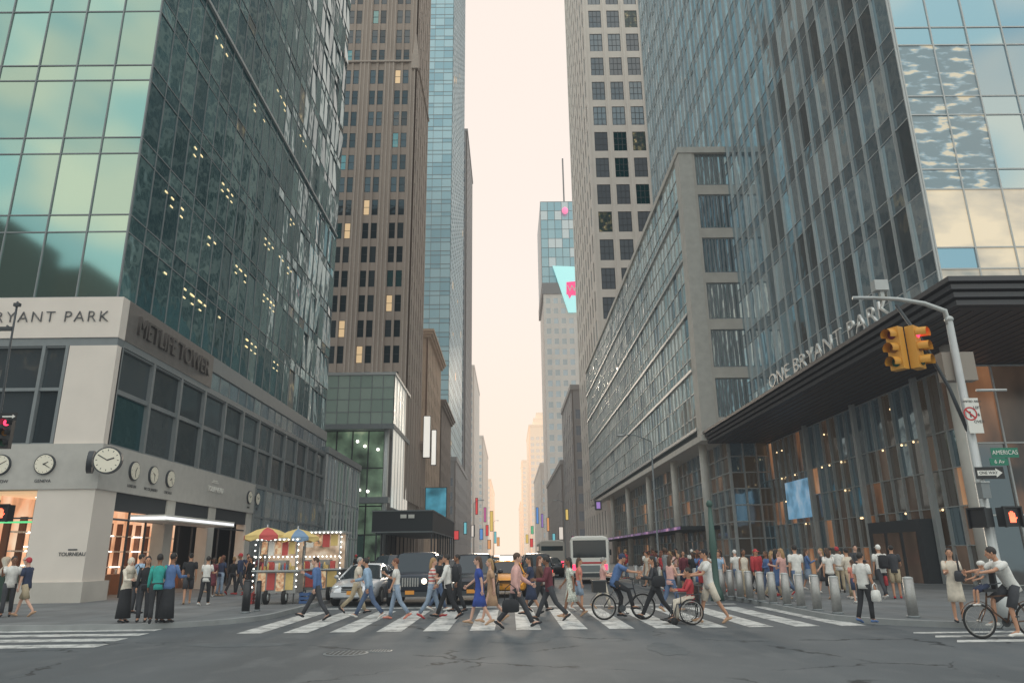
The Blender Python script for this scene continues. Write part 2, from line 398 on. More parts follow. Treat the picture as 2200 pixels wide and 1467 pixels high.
for (py0,py1,px) in ((1357,1360,1960),(1365,1369,2010),(1375,1380,2060)):
    y0=g(2000,py1).y; y1=g(2000,py0).y; m.quad((g(px,py1).x,y0,.004),(32,y0,.004),(32,y1,.004),(g(px,py0).x,y1,.004))
tag(m.build('right_crosswalk_marking',PAINT),kind='structure')
m=MB()
for i in range(14):
    y=YF+9+i*9; m.quad((.7,y,.004),(.84,y,.004),(.84,y+3.5,.004),(.7,y+3.5,.004))
m.quad((XL+.3,YF+1.2,.004),(XR-.3,YF+1.2,.004),(XR-.3,YF+1.6,.004),(XL+.3,YF+1.6,.004))
tag(m.build('lane_marking',PAINT),kind='structure')
PATCH=ml('patch_asphalt',(80,86,90),rough=.85,var=.15,scale=4)
m=MB()
for px,py,wx,wy in ((1120,1374,1.3,1.3),(520,1385,2.2,.7),(1430,1392,.8,1.8)):
    p=g(px,py); n=17; m.add([(p.x+wx*.5*cos(2*pi*k/n)*random.uniform(.75,1.25),p.y+wy*.5*sin(2*pi*k/n)*random.uniform(.75,1.25),.004) for k in range(n)],[tuple(range(n))])
tag(m.build('road_patch',PATCH),kind='structure')
def manhole(px,py,label,r=.42):
    p=g(px,py); t=thing('manhole_cover',label,'manhole cover',(p.x,p.y,0))
    a=MB(); a.tube([(0,0,0),(0,0,.008)],r*.86,n=24); a.build('cover',METAL_D,t,world=False)
    a=MB()
    for k in range(24):
        u,v=2*pi*k/24,2*pi*(k+1)/24
        a.quad((r*cos(u),r*sin(u),.006),(r*cos(v),r*sin(v),.006),(r*.88*cos(v),r*.88*sin(v),.012),(r*.88*cos(u),r*.88*sin(u),.012))
    a.build('frame_ring',METAL_G,t,world=False)
    a=MB()
    for i in range(-3,4):
        h=math.sqrt(max(0,(r*.8)**2-(i*r*.22)**2)); a.box(i*r*.22-.012,i*r*.22+.012,-h,h,.008,.014)
    a.build('tread_ribs',METAL_G,t,world=False)
manhole(743,1403,'round iron manhole cover in the empty road left of centre')
manhole(815,1398,'smaller round cover just right of the larger manhole',.25)
# ================================================================= BUILDINGS
def core(root,x0,x1,y0,y1,z0,z1,m,name='wall'): return MB().box(x0,x1,y0,y1,z0,z1).build(name,m,root)
# ---- L1 green glass tower
LX=-17.15; LY0=30.0; LY1=66.8; ZP=12.8
t=thing('glass_tower','green glass corner office tower above the stone podium with clocks','building',(LX,LY0,0))
core(t,-60,LX-.35,LY0+.35,LY1,ZP,82,CHAR)
rows=floors(ZP,80.8,4.0,.85)
curtain(t,'Y',LY0,-1,frange(-41.0,LX,1.9),rows,GL_TEAL,[3,3,3],mw=.06,md=.05,mm=METAL_G,nsep=48,tilt=.003)
LITP=glow_noise('dim_lit_pane',(.05,.08,.08),(.25,.2,.1),(1,.75,.4),1.2,.4,.5,.75)
curtain(t,'X',LX,1,frange(LY0,LY1,1.45),rows,GL_SIDE+[LITP],[3,3,3,.12],mw=.055,md=.04,mm=METAL_G,nsep=52,tilt=.006,tf=lambda a:1+7*((a-30)/37)**3)
a=MB(); a.box(LX,LX+.16,LY0,LY1,32.5,32.7); a.build('ledge_strip',METAL_L,t)
a=MB()
for k in range(30):
    y=random.uniform(LY0+2,LY1-12); z=ZP+4*random.choice((0,0,1,1,2,2,3,4,5))+2.6
    for j in range(random.choice((1,2,3))):
        a.box(LX+.02,LX+.04,y+j*.8,y+j*.8+.28,z,z+.09)
        if random.random()<.4:a.box(LX+.02,LX+.04,y+j*.8,y+j*.8+.28,z-.45,z-.38)
o=a.build('ceiling_lights',mat('warm_ceiling_light',(.8,.6,.3),emit=(1,.8,.45),es=1.0),t); o['kind']='stuff'
PX=-16.85
zb0,zb1=4.5,6.35
core(t,-60,PX-.5,LY0+.5,LY1,zb1,ZP-.02,CHAR,'podium_wall')
core(t,-60,PX-5,LY0+4,LY1,0,zb1-.01,CHAR,'podium_wall')
ZS=10.95
a=MB(); a.box(-60,PX,LY0-.05,LY0+.5,ZS,ZP); a.build('sign_band',CREAM,t)
a=MB(); a.box(PX-.5,PX+.02,LY0+.5,LY0+10,ZS,ZP-.003); a.build('relief_sign_band',ml('bronze_band',(118,112,108),rough=.5,metal=.2,var=.1),t)
a=MB(); a.box(PX-.5,PX,LY0+10.0,LY1,ZS+1.0,ZP-.003); a.box(-60,PX-.02,LY0,LY0+.5,ZS-.35,ZS); a.box(PX-.5,PX,LY0+.5,LY1,ZS-.3,ZS-.002)
a.build('cornice',METAL_G,t)
text('BRYANT PARK',.72,ml('letter_grey',(88,88,90),rough=.5),t,(onY(238,665,LY0-.05).x,LY0-.08,(ZS+ZP)/2),FR,ext=.02,align='RIGHT',space=1.22,thin=.014,sx=1.0)
text('METLIFE TOWER',1.25,ml('dark_relief',(80,75,72),rough=.5),t,(PX+.06,LY0+5.3,(ZS+ZP)/2),TOR,sx=.86,ext=.08)
curtain(t,'Y',LY0+.2,-1,[-40,-37,-34,-31,-28,-25.2,-22.5,-20.0,-19.0],[zb1,8.7,ZS-.35],GL_DARK,[1,1],mw=.14,md=.2,mm=METAL_G,nsep=6,name='podium_window')
a=MB(); a.box(-18.9,PX,LY0+.0,LY0+.45,zb1,ZS-.35); a.build('corner_pier',CREAM,t)
curtain(t,'X',PX-.2,1,frange(LY0+.45,LY1,3.0),[zb1,8.7,ZS-.3],GL_DARK+[GL_SIDE[1]],[2,3,1],mw=.2,md=.2,mm=METAL_G,nsep=22,name='podium_window')
curtain(t,'X',PX-.1,1,frange(LY0+10.0,LY1,1.5),[ZS,ZS+1.0],GL_R,[1,1,1],mw=.05,md=.05,nsep=10,name='podium_window')
YB=48.5
a=MB(); a.box(-60,PX+.1,LY0-.12,LY0+.5,zb0,zb1-.002); a.box(PX-.4,PX+.1,LY0+.5,YB,zb0,zb1-.002); a.build('clock_band',ml('band_stone',(184,180,174),rough=.6,var=.06),t)
core(t,PX-.4,PX,YB,LY1,0,zb1-.01,METAL_G,'side_wall')
curtain(t,'X',PX+.02,1,frange(YB+.1,LY1,2.1),[PZ,2.2,4.3,6.2],GL_R,[1,1,1],mw=.12,md=.12,nsep=20,name='podium_window')
a=MB(); a.box(-19.2,PX,LY0-.05,LY0+1.6,.9,zb0); a.build('corner_column',CREAM,t)
a=MB(); a.box(-19.35,PX+.12,LY0-.17,LY0+1.75,PZ,.9); a.build('column_plinth',STONE_G,t)
for y in (36.4,41.6,47.6):
    MB().box(PX-.6,PX+.02,y,y+.9,PZ,zb0).build('shop_pier',STONE_L,t)
for xx in (-26.5,-33):
    MB().box(xx,xx+1.0,LY0-.05,LY0+.6,PZ,zb0).build('shop_pier',STONE_L,t)
WARM=glow_noise('warm_shop_wall_glow',(.25,.12,.06),(.8,.4,.22),(1,.78,.55),1.1,.9,.15,.75,stretch=(1,1,.5),rough=.6)  # room light painted as a patchy glow on the back wall
GREENI=glow_noise('display_wall_glow',(.05,.06,.04),(.16,.13,.07),(.75,.52,.3),1.1,.5,.35,.75,rough=.5)  # display lighting painted as glow on the wall behind
MB().quad((PX-4.9,LY0+1.6,0.13),(PX-4.9,YB,.13),(PX-4.9,YB,zb0),(PX-4.9,LY0+1.6,zb0)).build('shop_interior',WARM,t)
MB().quad((-60,LY0+3.9,0.13),(-19.3,LY0+3.9,.13),(-19.3,LY0+3.9,zb0),(-60,LY0+3.9,zb0)).build('shop_interior',GREENI,t)
a=MB(); a.box(-60,PX-.4,LY0+.5,YB,zb0-.1,zb0-.01); a.build('shop_ceiling',ml('shop_ceiling',(230,190,150),emit=(1,.65,.38),es=.55),t)  # room light put into the ceiling surface as a glow
MB().box(-26,-19.3,LY0+.3,LY0+.45,3.2,3.27).build('green_light_strip',mat('green_strip',(.1,.5,.2),emit=(.15,.8,.3),es=.8),t)
DKW=ml('dark_wood',(92,62,46),rough=.5)
for i,y in enumerate(frange(LY0+2,YB-1,1.05)[:-1]):
    MB().box(PX-4.88,PX-4.6,y,y+.12,PZ,3.6).build('shelf_upright',DKW,t)
    for z in (1.3,2.1,2.9): MB().box(PX-4.87,PX-4.45,y+.12,y+1.05,z,z+.06).build('shelf',[WHITE,LITW][(i+int(z))%3==0],t)
for i,xx in enumerate(frange(-27,-19.6,.9)[:-1]):
    MB().box(xx,xx+.07,LY0+3.6,LY0+3.88,PZ,3.4).build('shelf_upright',DKW,t)
    for z in (1.5,2.3): MB().box(xx+.07,xx+.9,LY0+3.5,LY0+3.87,z,z+.05).build('shelf',LITW if i%2 else WHITE,t)
a=MB()
for y in frange(LY0+2.4,47,1.4):
    for xx in (-18.0,-19.4,-20.8): a.box(xx,xx+.3,y,y+.3,zb0-.13,zb0-.102)
o=a.build('ceiling_spotlights',BULB,t); o['kind']='stuff'
for y in frange(32.2,47,2.2)[:-1]:
    MB().box(PX-2.6,PX-1.8,y,y+1.2,PZ,1.05).build('display_counter',ml('counter_wood',(150,105,76),rough=.4),t)
    for q in (.2,.75): MB().tube([(PX-2.2,y+q,1.05),(PX-2.2,y+q,1.2),(PX-2.2,y+q,1.36)],[.09,.05,.08],n=8).build('watch_stand',CREAM,t,True)
for xx in frange(-29.5,-20.4,1.1):
    MB().box(xx,xx+.8,LY0+1.2,LY0+1.9,PZ,1.15).build('window_plinth',ml('plinth_green',(52,76,66),rough=.4),t)
for i,xx in enumerate((-20.1,-21.0,-21.9,-22.8,-23.7)):
    a=MB(); a.tube([(xx,LY0+1.5,1.15),(xx,LY0+1.5,1.35),(xx,LY0+1.5,1.5),(xx,LY0+1.5,1.75)],[.16,.2,.07,.17],n=10); a.ell((xx,LY0+1.5,1.78),.2,.12,.13); a.build('display_bust',CREAM,t,True)
a=MB()
a.box(-26.5,-19.2,LY0+.1,LY0+.2,3.35,3.41); a.box(PX-.2,PX-.1,LY0+1.7,47.6,3.35,3.43)
for xx in (-21.4,-23.9): a.box(xx,xx+.05,LY0+.1,LY0+.18,PZ,zb0)
for y in (33.2,34.8,38.4,40,43.6,45.6): a.box(PX-.2,PX-.12,y,y+.06,PZ,zb0)
a.build('shop_window_frame',METAL_D,t)
a=MB(); a.box(PX-.4,PX-.05,LY0+1.7,47.6,3.75,zb0-.003); a.build('shop_fascia',CHAR,t)
a=MB(); a.box(PX,PX+1.6,LY0+3.0,LY0+11.3,3.36,3.42); a.box(PX,PX+1.6,LY0+3.0,LY0+11.3,3.54,3.62); a.build('entrance_canopy',WHITE,t)
a=MB(); a.box(PX+.02,PX+1.58,LY0+3.02,LY0+11.28,3.422,3.538); a.build('canopy_light',mat('canopy_glow',(.9,.9,.9),emit=(.92,.92,1),es=.95),t)
text('TOURNEAU',.42,WHITE,t,(PX+.13,onX(462,1052,PX+.1).y,onX(462,1052,PX+.1).z),TOR,ext=.015,name='shop_lettering')
a=MB(); p=onX(462,1038,PX+.1); a.box(PX+.1,PX+.13,p.y-.45,p.y+.45,p.z,p.z+.06); a.box(PX+.1,PX+.13,p.y-.3,p.y+.3,p.z+.1,p.z+.15); a.build('shop_emblem',WHITE,t)
p=onY(155,1190,LY0-.05); text('TOURNEAU',.2,METAL_D,t,(p.x,LY0-.07,p.z),FR,ext=.008,name='plaque_lettering')
a=MB(); a.box(p.x-.18,p.x+.18,LY0-.07,LY0-.055,p.z+.15,p.z+.2); a.build('plaque_emblem',METAL_D,t)
FACE=ml('clock_face',(236,228,210),rough=.4)
def clock(label,axis,c,r,city=None,deep=.1,hands=(2,10)):
    t=thing('wall_clock',label,'clock',c,0,None)
    n=Vector((0,-1,0)) if axis=='Y' else Vector((1,0,0)); u=Vector((1,0,0)) if axis=='Y' else Vector((0,1,0)); z=Vector((0,0,1))
    P=lambda a,b,d: u*a+z*b+n*d
    a=MB(); a.tube([P(0,0,0),P(0,0,deep)],r,n=28); a.build('case',METAL_D,t,world=False)
    a=MB(); a.tube([P(0,0,deep),P(0,0,deep+.012)],r*.9,n=28); a.build('face',FACE,t,world=False)
    for nm,ang,l,wd in (('hour_hand',hands[0]*30,.45,.05),('minute_hand',hands[1]*30,.7,.035)):
        an=R(90-ang); d=u*cos(an)+z*sin(an); e=u*-sin(an)+z*cos(an); a=MB()
        b0=n*(deep+.02); vs=[b0+e*wd*r-d*(.1*r),b0-e*wd*r-d*.1*r,b0-e*wd*r*.6+d*l*r,b0+e*wd*r*.6+d*l*r]
        a.add([v for v in vs]+[v+n*.008 for v in vs],[(0,1,2,3),(4,5,6,7),(0,1,5,4),(1,2,6,5),(2,3,7,6),(3,0,4,7)]); a.build(nm,BLACK,t,world=False)
    a=MB()
    for k in range(12):
        an=2*pi*k/12; d=u*cos(an)+z*sin(an); e=u*-sin(an)+z*cos(an); b0=n*(deep+.016)
        a.quad(b0+d*r*.72+e*r*.02,b0+d*r*.72-e*r*.02,b0+d*r*.82-e*r*.02,b0+d*r*.82+e*r*.02)
    a.build('hour_marks',BLACK,t,world=False)
    if city:
        text(city,r*.42,METAL_D,t,Vector(c)+n*.02+z*(-r*1.6),FR if axis=='Y' else TOR,name='city_lettering',ext=.004)
    return t
zc=5.5
clock('wall clock at the left edge of the photo above the green display window','Y',(onY(5,985,LY0-.12).x,LY0-.12,zc),.42,'MOSCOW',hands=(8,2))
clock('wall clock with GENEVA written below on the front of the stone band','Y',(onY(100,985,LY0-.12).x,LY0-.12,zc),.42,'GENEVA',hands=(2,4))
for px,city,h in ((288,'LONDON',(1,6)),(330,'RIO DE JANEIRO',(10,6)),(367,'CHICAGO',(8,5))):
    p=onX(px,1000,PX+.1); clock('wall clock on the side of the stone band, %s written below'%city,'X',(PX+.1,p.y,zc),.42,city,hands=h)
for px,l in ((535,'left of the two far clocks beyond the shop lettering'),(552,'right of the two far clocks beyond the shop lettering')):
    p=onX(px,1063,PX+.1); clock('small wall clock, '+l,'X',(PX+.1,p.y,zc-.05),.4,'ROME' if px==535 else 'DUBAI')
p=onY(233,985,LY0-1.1); c=Vector((p.x-.1,LY0-.75,zc)); t2=thing('corner_clock','large two-faced dark rimmed clock projecting from the podium corner','clock',c)
for k,(dv,off) in enumerate((((.2,-.98,0),(.1,-.3,0)),((-.93,-.35,0),(-.72,.1,0)))):
    n=Vector(dv).normalized(); u=Vector((-n.y,n.x,0)); z=Vector((0,0,1)); o0=Vector(off); r=.53 if k==0 else .45
    a=MB(); a.tube([o0,o0+n*.2],r,n=30); cs_=a.build('case',METAL_D,t2,world=False)
    a=MB(); a.tube([o0+n*.2,o0+n*.215],r*.9,n=30); a.build('face',FACE,cs_,world=False)
    for ang,l,wd in ((70,.5,.05),(300,.75,.035)):
        an=R(90-ang); d=u*cos(an)+z*sin(an); e=-u*sin(an)+z*cos(an); b0=o0+n*.225
        a=MB(); a.quad(b0+e*wd*r,b0-e*wd*r,b0-e*wd*r+d*l*r,b0+e*wd*r+d*l*r); a.build('clock_hand',BLACK,cs_,world=False)
    a=MB()
    for q in range(12):
        an=2*pi*q/12; d=u*cos(an)+z*sin(an); e=-u*sin(an)+z*cos(an); b0=o0+n*.22; a.quad(b0+d*r*.68+e*r*.025,b0+d*r*.68-e*r*.025,b0+d*r*.8-e*r*.025,b0+d*r*.8+e*r*.025)
    a.build('hour_marks',BLACK,cs_,world=False)
a=MB(); a.tube([(0,0,0),(-.6,.75,0)],.09); a.build('bracket',BLACK,t2,world=False)
# ---- low glazed pavilion
t=thing('glass_pavilion','low grey glazed wing joined to the far end of the clock podium','building',(-16.8,67,0))
core(t,-30,-17.0,67,82,0,10.9,METAL_G)
curtain(t,'X',-16.8,1,frange(67,82,1.4),[0.13,3.5,6.8,10.8],GL_R+[GL_TEAL[0]],[1,1,1,2],mw=.1,md=.1,mm=METAL_L,nsep=30)
MB().box(-30,-16.6,66.9,82.1,10.9,11.5).build('roof_edge',METAL_G,t)
# ---- glass box building
t=thing('glass_box_building','building with a projecting green glass box above glazed floors','building',(-16,100,0))
core(t,-42,-16.3,100.3,116,19.4,26.3,METAL_G); core(t,-42,-17.5,102,116,0,19.4,CHAR,'lower_wall')
PGG=[glass('pale_green_glass_%d'%i,s2l(*c),metal=.5,rough=.15,haze=.07,hc=(.75,.88,.8)) for i,c in enumerate(((160,180,168),(150,172,160),(170,188,176)))]
curtain(t,'Y',100,-1,frange(-40,-16.1,1.6),[19.4,21.1,22.9,24.6,26.4],PGG,[1,1,1],mw=.1,md=.06,mm=METAL_G,nsep=40)
curtain(t,'X',-16.1,1,frange(100,116,2.6),[8,19.4,26.4],[glass('bright_side_glass',s2l(225,222,205),metal=.4,rough=.2,haze=.4,hc=(1,.95,.85))],[1],mw=.12,md=.06,mm=METAL_L,nsep=16)  # bright reflection put into this side glass as a glow
MB().box(-42,-15.9,99.8,116,26.4,26.8).build('roof_edge',METAL_L,t)
MB().box(-42,-15.9,99.8,116,18.7,19.35).build('soffit_edge',METAL_G,t)
GLIT=glow_noise('green_lit_lobby_glass',(.10,.13,.11),(.16,.24,.16),(.7,.8,.5),.35,.6,.3,.8)
curtain(t,'Y',101.8,-1,frange(-40,-17.5,2.2),[1,4.5,8.3,8.9,13.5,18.7],[GLIT,GL_SIDE[0],GL_TEAL[2]],[2,1,1],mw=.16,md=.15,mm=METAL_D,nsep=40)
MB().box(-42,-16.4,99.9,102,8.6,9.4).build('canopy_slab',METAL_G,t)
for px,py in ((768,948),(784,958),(772,1052),(790,1055),(762,1050),(812,965)):
    p=onY(px,py,101.4); MB().ell(p,.2,.2,.2,8,5).build('ceiling_lamp',BULB,t,True)
MB().tube([(-17,100.6,0),(-17,100.6,18.7)],.35,n=14).build('column',METAL_L,t,True)
# ---- brown stone tower
t=thing('stone_tower','grey-brown stone skyscraper with vertical ribs behind the green glass box','building',(-16,112,0))
core(t,-46,-16.45,117,131,0,150,STONE_B); core(t,-46,-16.45,112.45,117,26.9,150,STONE_B)
cs=[]
for c0 in (-18.7,-23.2,-27.7,-32.2,-36.7): cs+=[c0-.72,c0+.72]
rs=[28.5+4.35*i for i in range(28)]
masonry(t,'Y',112,-1,-40,-16,26.9,150,cs,rs,1.05,2.9,STONE_B,GL_DARK+[GL_SIDE[2],LIT],[4,4,1,.3],nsep=95,nx=1,nz=2,sp=.2)
a=MB()
for c0 in (-20.95,-25.45,-29.95,-34.45): 
    for dx in (-.7,0,.7): a.box(c0+dx-.11,c0+dx+.11,111.86,112,26.9,150)
for c0 in (-16.35,-17.0): a.box(c0-.1,c0+.1,111.86,112,26.9,150)
a.build('pilasters',RIB,t)
masonry(t,'X',-16,1,112,131,10,150,frange(114,129,3.0),rs,1.2,2.6,STONE_B,GL_DARK,[1,1],nsep=20,nx=1)
a=MB(); a.box(-46,-15.75,111.75,131,88,88.35); a.build('string_course',RIB,t)
a=MB(); a.box(-16.9,-15.7,111.6,112.6,86.5,89.5)
a.loft([[(-16.8,111.7,89.5),(-15.8,111.7,89.5),(-15.8,112.6,89.5),(-16.8,112.6,89.5)],[(-16.45,112.0,94),(-16.15,112.0,94),(-16.15,112.3,94),(-16.45,112.3,94)]]); a.build('pinnacle',RIB,t)
def oldblock(name,label,x,y0,y1,h,wm,fs=3.6,cw=3.0,front=True,w_=1.4,hh=2.1,nsep=30):
    t=thing(name,label,'building',(x,y0,0)); n=1 if x<0 else -1
    xi=x-n*.45; core(t,x-n*26,xi,y0+.45,y1,0,h,wm)
    rs=[5.5+fs*i for i in range(int((h-8)/fs))]
    masonry(t,'X',x,n,y0,y1,0,h,[c for c in frange(y0+cw*.6,y1-cw*.6,cw)],rs,w_,hh,wm,GL_DARK+[GL_R[2]],[2,2,1],nsep=nsep,nx=1)
    if front:
        a,b=(x-24,x-.02) if n>0 else (x+.02,x+24)
        masonry(t,'Y',y0,-1,a,b,0,h,[c for c in frange(a+2,b-2,cw)],rs,w_,hh,wm,GL_DARK+[GL_R[0]],[2,2,1],nsep=nsep,nx=1)
    a=MB(); 
    for k,(dz,o_) in enumerate(((0,.5),(.5,.9),(1.0,1.2))): a.box(x-n*26,x+n*o_,y0-o_,y1,h+dz,h+dz+.5)
    a.build('cornice',wm,t)
    return t
oldblock('old_stone_block','tan stone block with a deep cornice beyond the brown tower',-16,140,168,44,STONE_W)
oldblock('old_stone_block','lower dark stone block with many small windows at left mid-street',-16,171,200,36,STONE_D)
oldblock('old_stone_block','weathered tan block next to the dark scaffold shed on the left',-16,131.2,139.5,20,STONE_B,front=False)
# ---- blue glass tower
t=thing('blue_glass_tower','tall blue glass skyscraper with fine horizontal bands left of the sky gap','building',(-17,202,0))
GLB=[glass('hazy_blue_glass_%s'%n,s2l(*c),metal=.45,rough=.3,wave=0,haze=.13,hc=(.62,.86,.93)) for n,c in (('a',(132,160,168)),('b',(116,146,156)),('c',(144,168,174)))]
core(t,-50,-17.3,202.3,262,0,240,GLB[1]); 
curtain(t,'X',-17,1,frange(202,262,3.0),floors(4,240,4.3,1.4),GLB+[LIT],[3,3,3,.03],mw=.12,md=.06,mm=METAL_G,nsep=60,tilt=.004,hw=.22)
curtain(t,'Y',202,-1,frange(-50,-17,3.0),floors(4,240,4.3,1.4),GLB+[LIT],[3,3,3,.03],mw=.12,md=.06,mm=METAL_G,nsep=40,tilt=.003,hw=.22)
def slab(name,label,x,y0,y1,h,wm,gm,fs=4.0,cw=4.0,nsep=20,wd=30,tiers=None):
    t=thing(name,label,'building',(x,y0,0)); n=1 if x<0 else -1
    core(t,x-n*wd,x-n*.4,y0+.4,y1,0,h,wm)
    a,b=(x-wd,x-.05) if n>0 else (x+.05,x+wd)
    rs=[6+fs*i for i in range(int((h-8)/fs))]
    masonry(t,'Y',y0,-1,a,b,0,h,[c for c in frange(a+cw/2,b-cw/2,cw)],rs,cw*.6,fs*.55,wm,gm,[1]*len(gm),nsep=nsep,nx=1,nz=1,fm=gm[0])
    masonry(t,'X',x,n,y0,y1,0,h,[c for c in frange(y0+cw/2,y1-cw/2,cw*1.5)],rs,cw*.7,fs*.55,wm,gm,[1]*len(gm),nsep=nsep,nx=1,nz=1,fm=gm[0])
    MB().box(x-n*wd,x+n*.3,y0-.3,y1,h,h+1.2).build('parapet',wm,t)
    if tiers:
        for (i0,zz) in tiers: MB().box(x-n*wd,x-n*i0,y0+i0,y1-2,h+1.2,zz).build('roof_tier',wm,t)
    return t
WH=(1,.9,.8)  # distance haze painted into far materials as paler tone and glow
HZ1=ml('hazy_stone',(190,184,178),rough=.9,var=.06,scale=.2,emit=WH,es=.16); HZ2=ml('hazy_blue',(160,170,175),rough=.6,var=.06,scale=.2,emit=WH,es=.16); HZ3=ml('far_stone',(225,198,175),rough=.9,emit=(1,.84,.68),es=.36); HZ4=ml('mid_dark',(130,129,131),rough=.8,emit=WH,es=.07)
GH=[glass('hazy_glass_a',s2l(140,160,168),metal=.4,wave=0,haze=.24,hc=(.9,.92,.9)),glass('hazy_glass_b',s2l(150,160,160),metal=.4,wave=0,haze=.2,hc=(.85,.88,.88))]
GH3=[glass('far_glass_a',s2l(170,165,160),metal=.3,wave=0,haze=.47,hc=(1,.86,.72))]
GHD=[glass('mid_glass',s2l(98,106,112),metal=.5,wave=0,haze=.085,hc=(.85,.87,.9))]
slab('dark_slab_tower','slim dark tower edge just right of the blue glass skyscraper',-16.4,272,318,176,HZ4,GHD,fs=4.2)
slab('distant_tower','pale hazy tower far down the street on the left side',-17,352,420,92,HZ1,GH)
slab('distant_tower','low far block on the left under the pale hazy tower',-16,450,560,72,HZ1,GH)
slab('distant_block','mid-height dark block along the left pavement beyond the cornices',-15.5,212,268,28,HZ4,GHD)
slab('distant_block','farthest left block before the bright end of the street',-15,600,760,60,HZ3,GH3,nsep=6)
BRK=ml('dark_brick',(78,70,67),rough=.9,var=.2)
for (x0,x1,y0,y1,h,l) in ((-90,-74,-84,-60,46,'dark brick building across the avenue mirrored in the green glass'),(-124,-98,-90,-62,60,'taller brick building mirrored at the left edge of the green glass')):
    t=thing('brick_building',l,'building',((x0+x1)/2,y1,0)); core(t,x0,x1,y0,y1-.4,0,h,BRK); core(t,x0+5,x1-4,y0,y1-5,h,h+8,BRK,'roof_house')
    masonry(t,'Y',y1,1,x0,x1,0,h,frange(x0+2,x1-2,3.2),[4+3.6*i for i in range(int((h-5)/3.6))],1.3,1.9,BRK,GL_DARK+[LIT],[3,3,.6],nsep=0,nx=1,nz=1)
# ---- R1 glass tower with fins
RX=20.6; RY0=31.9; RY1=91.0; ZC0,ZC1=10.35,11.4; CX=16.2; CY=24.7; ZR=11.1
t=thing('glass_tower','tall smoky glass tower with pale vertical fins above the dark canopy','building',(RX,RY0,0))
core(t,RX+.35,70,RY0+.35,RY1,ZC1,112,CHAR)
rows=floors(ZC1,109,4.2,1.1)
def pk(a,z0,z1):
    if z1-z0<1.2: return 3
    if a<52 and z0<34 and random.random()<.45: return random.choice((3,4))
    return None
curtain(t,'X',RX,-1,frange(RY0,RY1,1.5),rows,GL_T+[GL_R[1],GL_DARK[1],LITP],[3,3,3,.5,.2,.1],mw=.06,md=.04,vd=.15,mm=METAL_L,nsep=70,tilt=.01,hw=.06,pick=pk)
GOLD=glow_noise('painted_gold_reflection_pane',(.35,.38,.38),(.55,.42,.27),(.95,.72,.42),.22,.62,.3,.62,stretch=(1,1,2.4))  # warm reflection painted as a patchy glow in the panes
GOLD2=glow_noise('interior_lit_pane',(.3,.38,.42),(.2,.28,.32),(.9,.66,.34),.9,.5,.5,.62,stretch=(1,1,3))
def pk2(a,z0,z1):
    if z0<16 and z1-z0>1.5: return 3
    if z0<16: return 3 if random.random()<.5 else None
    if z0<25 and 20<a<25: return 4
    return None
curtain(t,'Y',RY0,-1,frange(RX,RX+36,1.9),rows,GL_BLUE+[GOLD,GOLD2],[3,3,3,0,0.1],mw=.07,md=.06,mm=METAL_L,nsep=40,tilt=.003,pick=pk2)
a=MB(); 
for k in range(4): a.box(CX+.12*k,70,CY+.12*k,60-.02*k,ZC0+.27*(3-k),ZC0+.27*(3-k)+.19)
a.box(CX+.6,70,CY+.6,59.5,ZC0-.02,ZC1-.08); a.box(CX+.2,70,CY+.2,59.8,ZC1-.08,ZC1)
a.build('canopy',ml('canopy_dark',(74,74,77),rough=.5,metal=.3),t)
a=MB(); 
for xx in frange(CX+.8,60,.5): a.box(xx,xx+.06,CY+1,59.3,ZC0-.06,ZC0-.021)
a.build('soffit_slats',ml('soffit_brown',(92,82,77),rough=.5),t)
LOBA=glow_noise('amber_glow_lobby_glass',(.05,.04,.04),(.42,.2,.1),(1,.6,.32),.35,.5,.3,.8,stretch=(1,1,.5))  # warm interior light painted as glow into the opaque lobby panes
LOBB=glow_noise('brown_glow_lobby_glass',(.05,.045,.045),(.16,.11,.08),(.5,.32,.21),.35,.42,.28,.9,stretch=(1,1,.5))  # dimmer version of the painted lobby glow
LOBD=glass('lobby_dark_glass',s2l(100,104,108),metal=.65,haze=.03,hc=(.9,.75,.6))
core(t,RX+1.4,70,RY0+2.4,RY1,0,ZC0-.1,ml('lobby_core',(90,72,62),rough=.5),'lobby_wall')
LGX=RX+1.0
curtain(t,'X',LGX,-1,frange(33.9,60,1.2),[PZ,1.9,3.7,5.5,7.3,ZC0-.1],[LOBA,LOBB,LOBD,GL_R[1]],[2.2,3.4,4,2.4],mw=.08,md=.16,mm=METAL_L,nsep=80,hw=.05)
curtain(t,'Y',33.9,-1,frange(LGX,LGX+30,1.8),[PZ,3.2,6.5,ZC0-.1],[LOBA,LOBB,LOBD],[3,3,1.5],mw=.08,md=.1,mm=METAL_L,nsep=20)
MB().tube([(19.5,30.6,PZ),(19.5,30.6,ZC0-.02)],.38,n=20).build('column',STONE_L,t,True)
for y in (36.5,43.5,51): MB().box(LGX-.6,LGX-.35,y,y+.32,PZ,ZC0-.02).build('lobby_pier',METAL_L,t)
for i in range(26):
    y=random.uniform(34.5,59); z=random.choice((3.6,5.4,7.2,9.3)); MB().ell((LGX-.12,y,z),.06,.06,.06,6,4).build('lobby_lamp',WBULB,t,True)
a=MB(); a.box(LGX-.5,LGX-.4,51.5,56.0,4.0,6.7); a.build('blue_screen',glow_noise('blue_screen',(.2,.35,.5),(.2,.42,.62),(.65,.72,.78),.9,.5,.2,.8),t)
a=MB(); a.box(LGX-1.2,LGX-.1,36.9,42.3,PZ,3.2); a.build('entrance_portal',CHAR,t)
for y in (37.4,39.0,40.6): MB().box(LGX-1.24,LGX-1.2,y,y+1.2,PZ,2.6).build('entrance_door',LOBB,t)
text('ONE BRYANT PARK',1.2,CHROME,t,(CX+.35,37.0,ZC1+.5),TOL,ext=.05,sx=1.3,space=1.1,thin=.015)
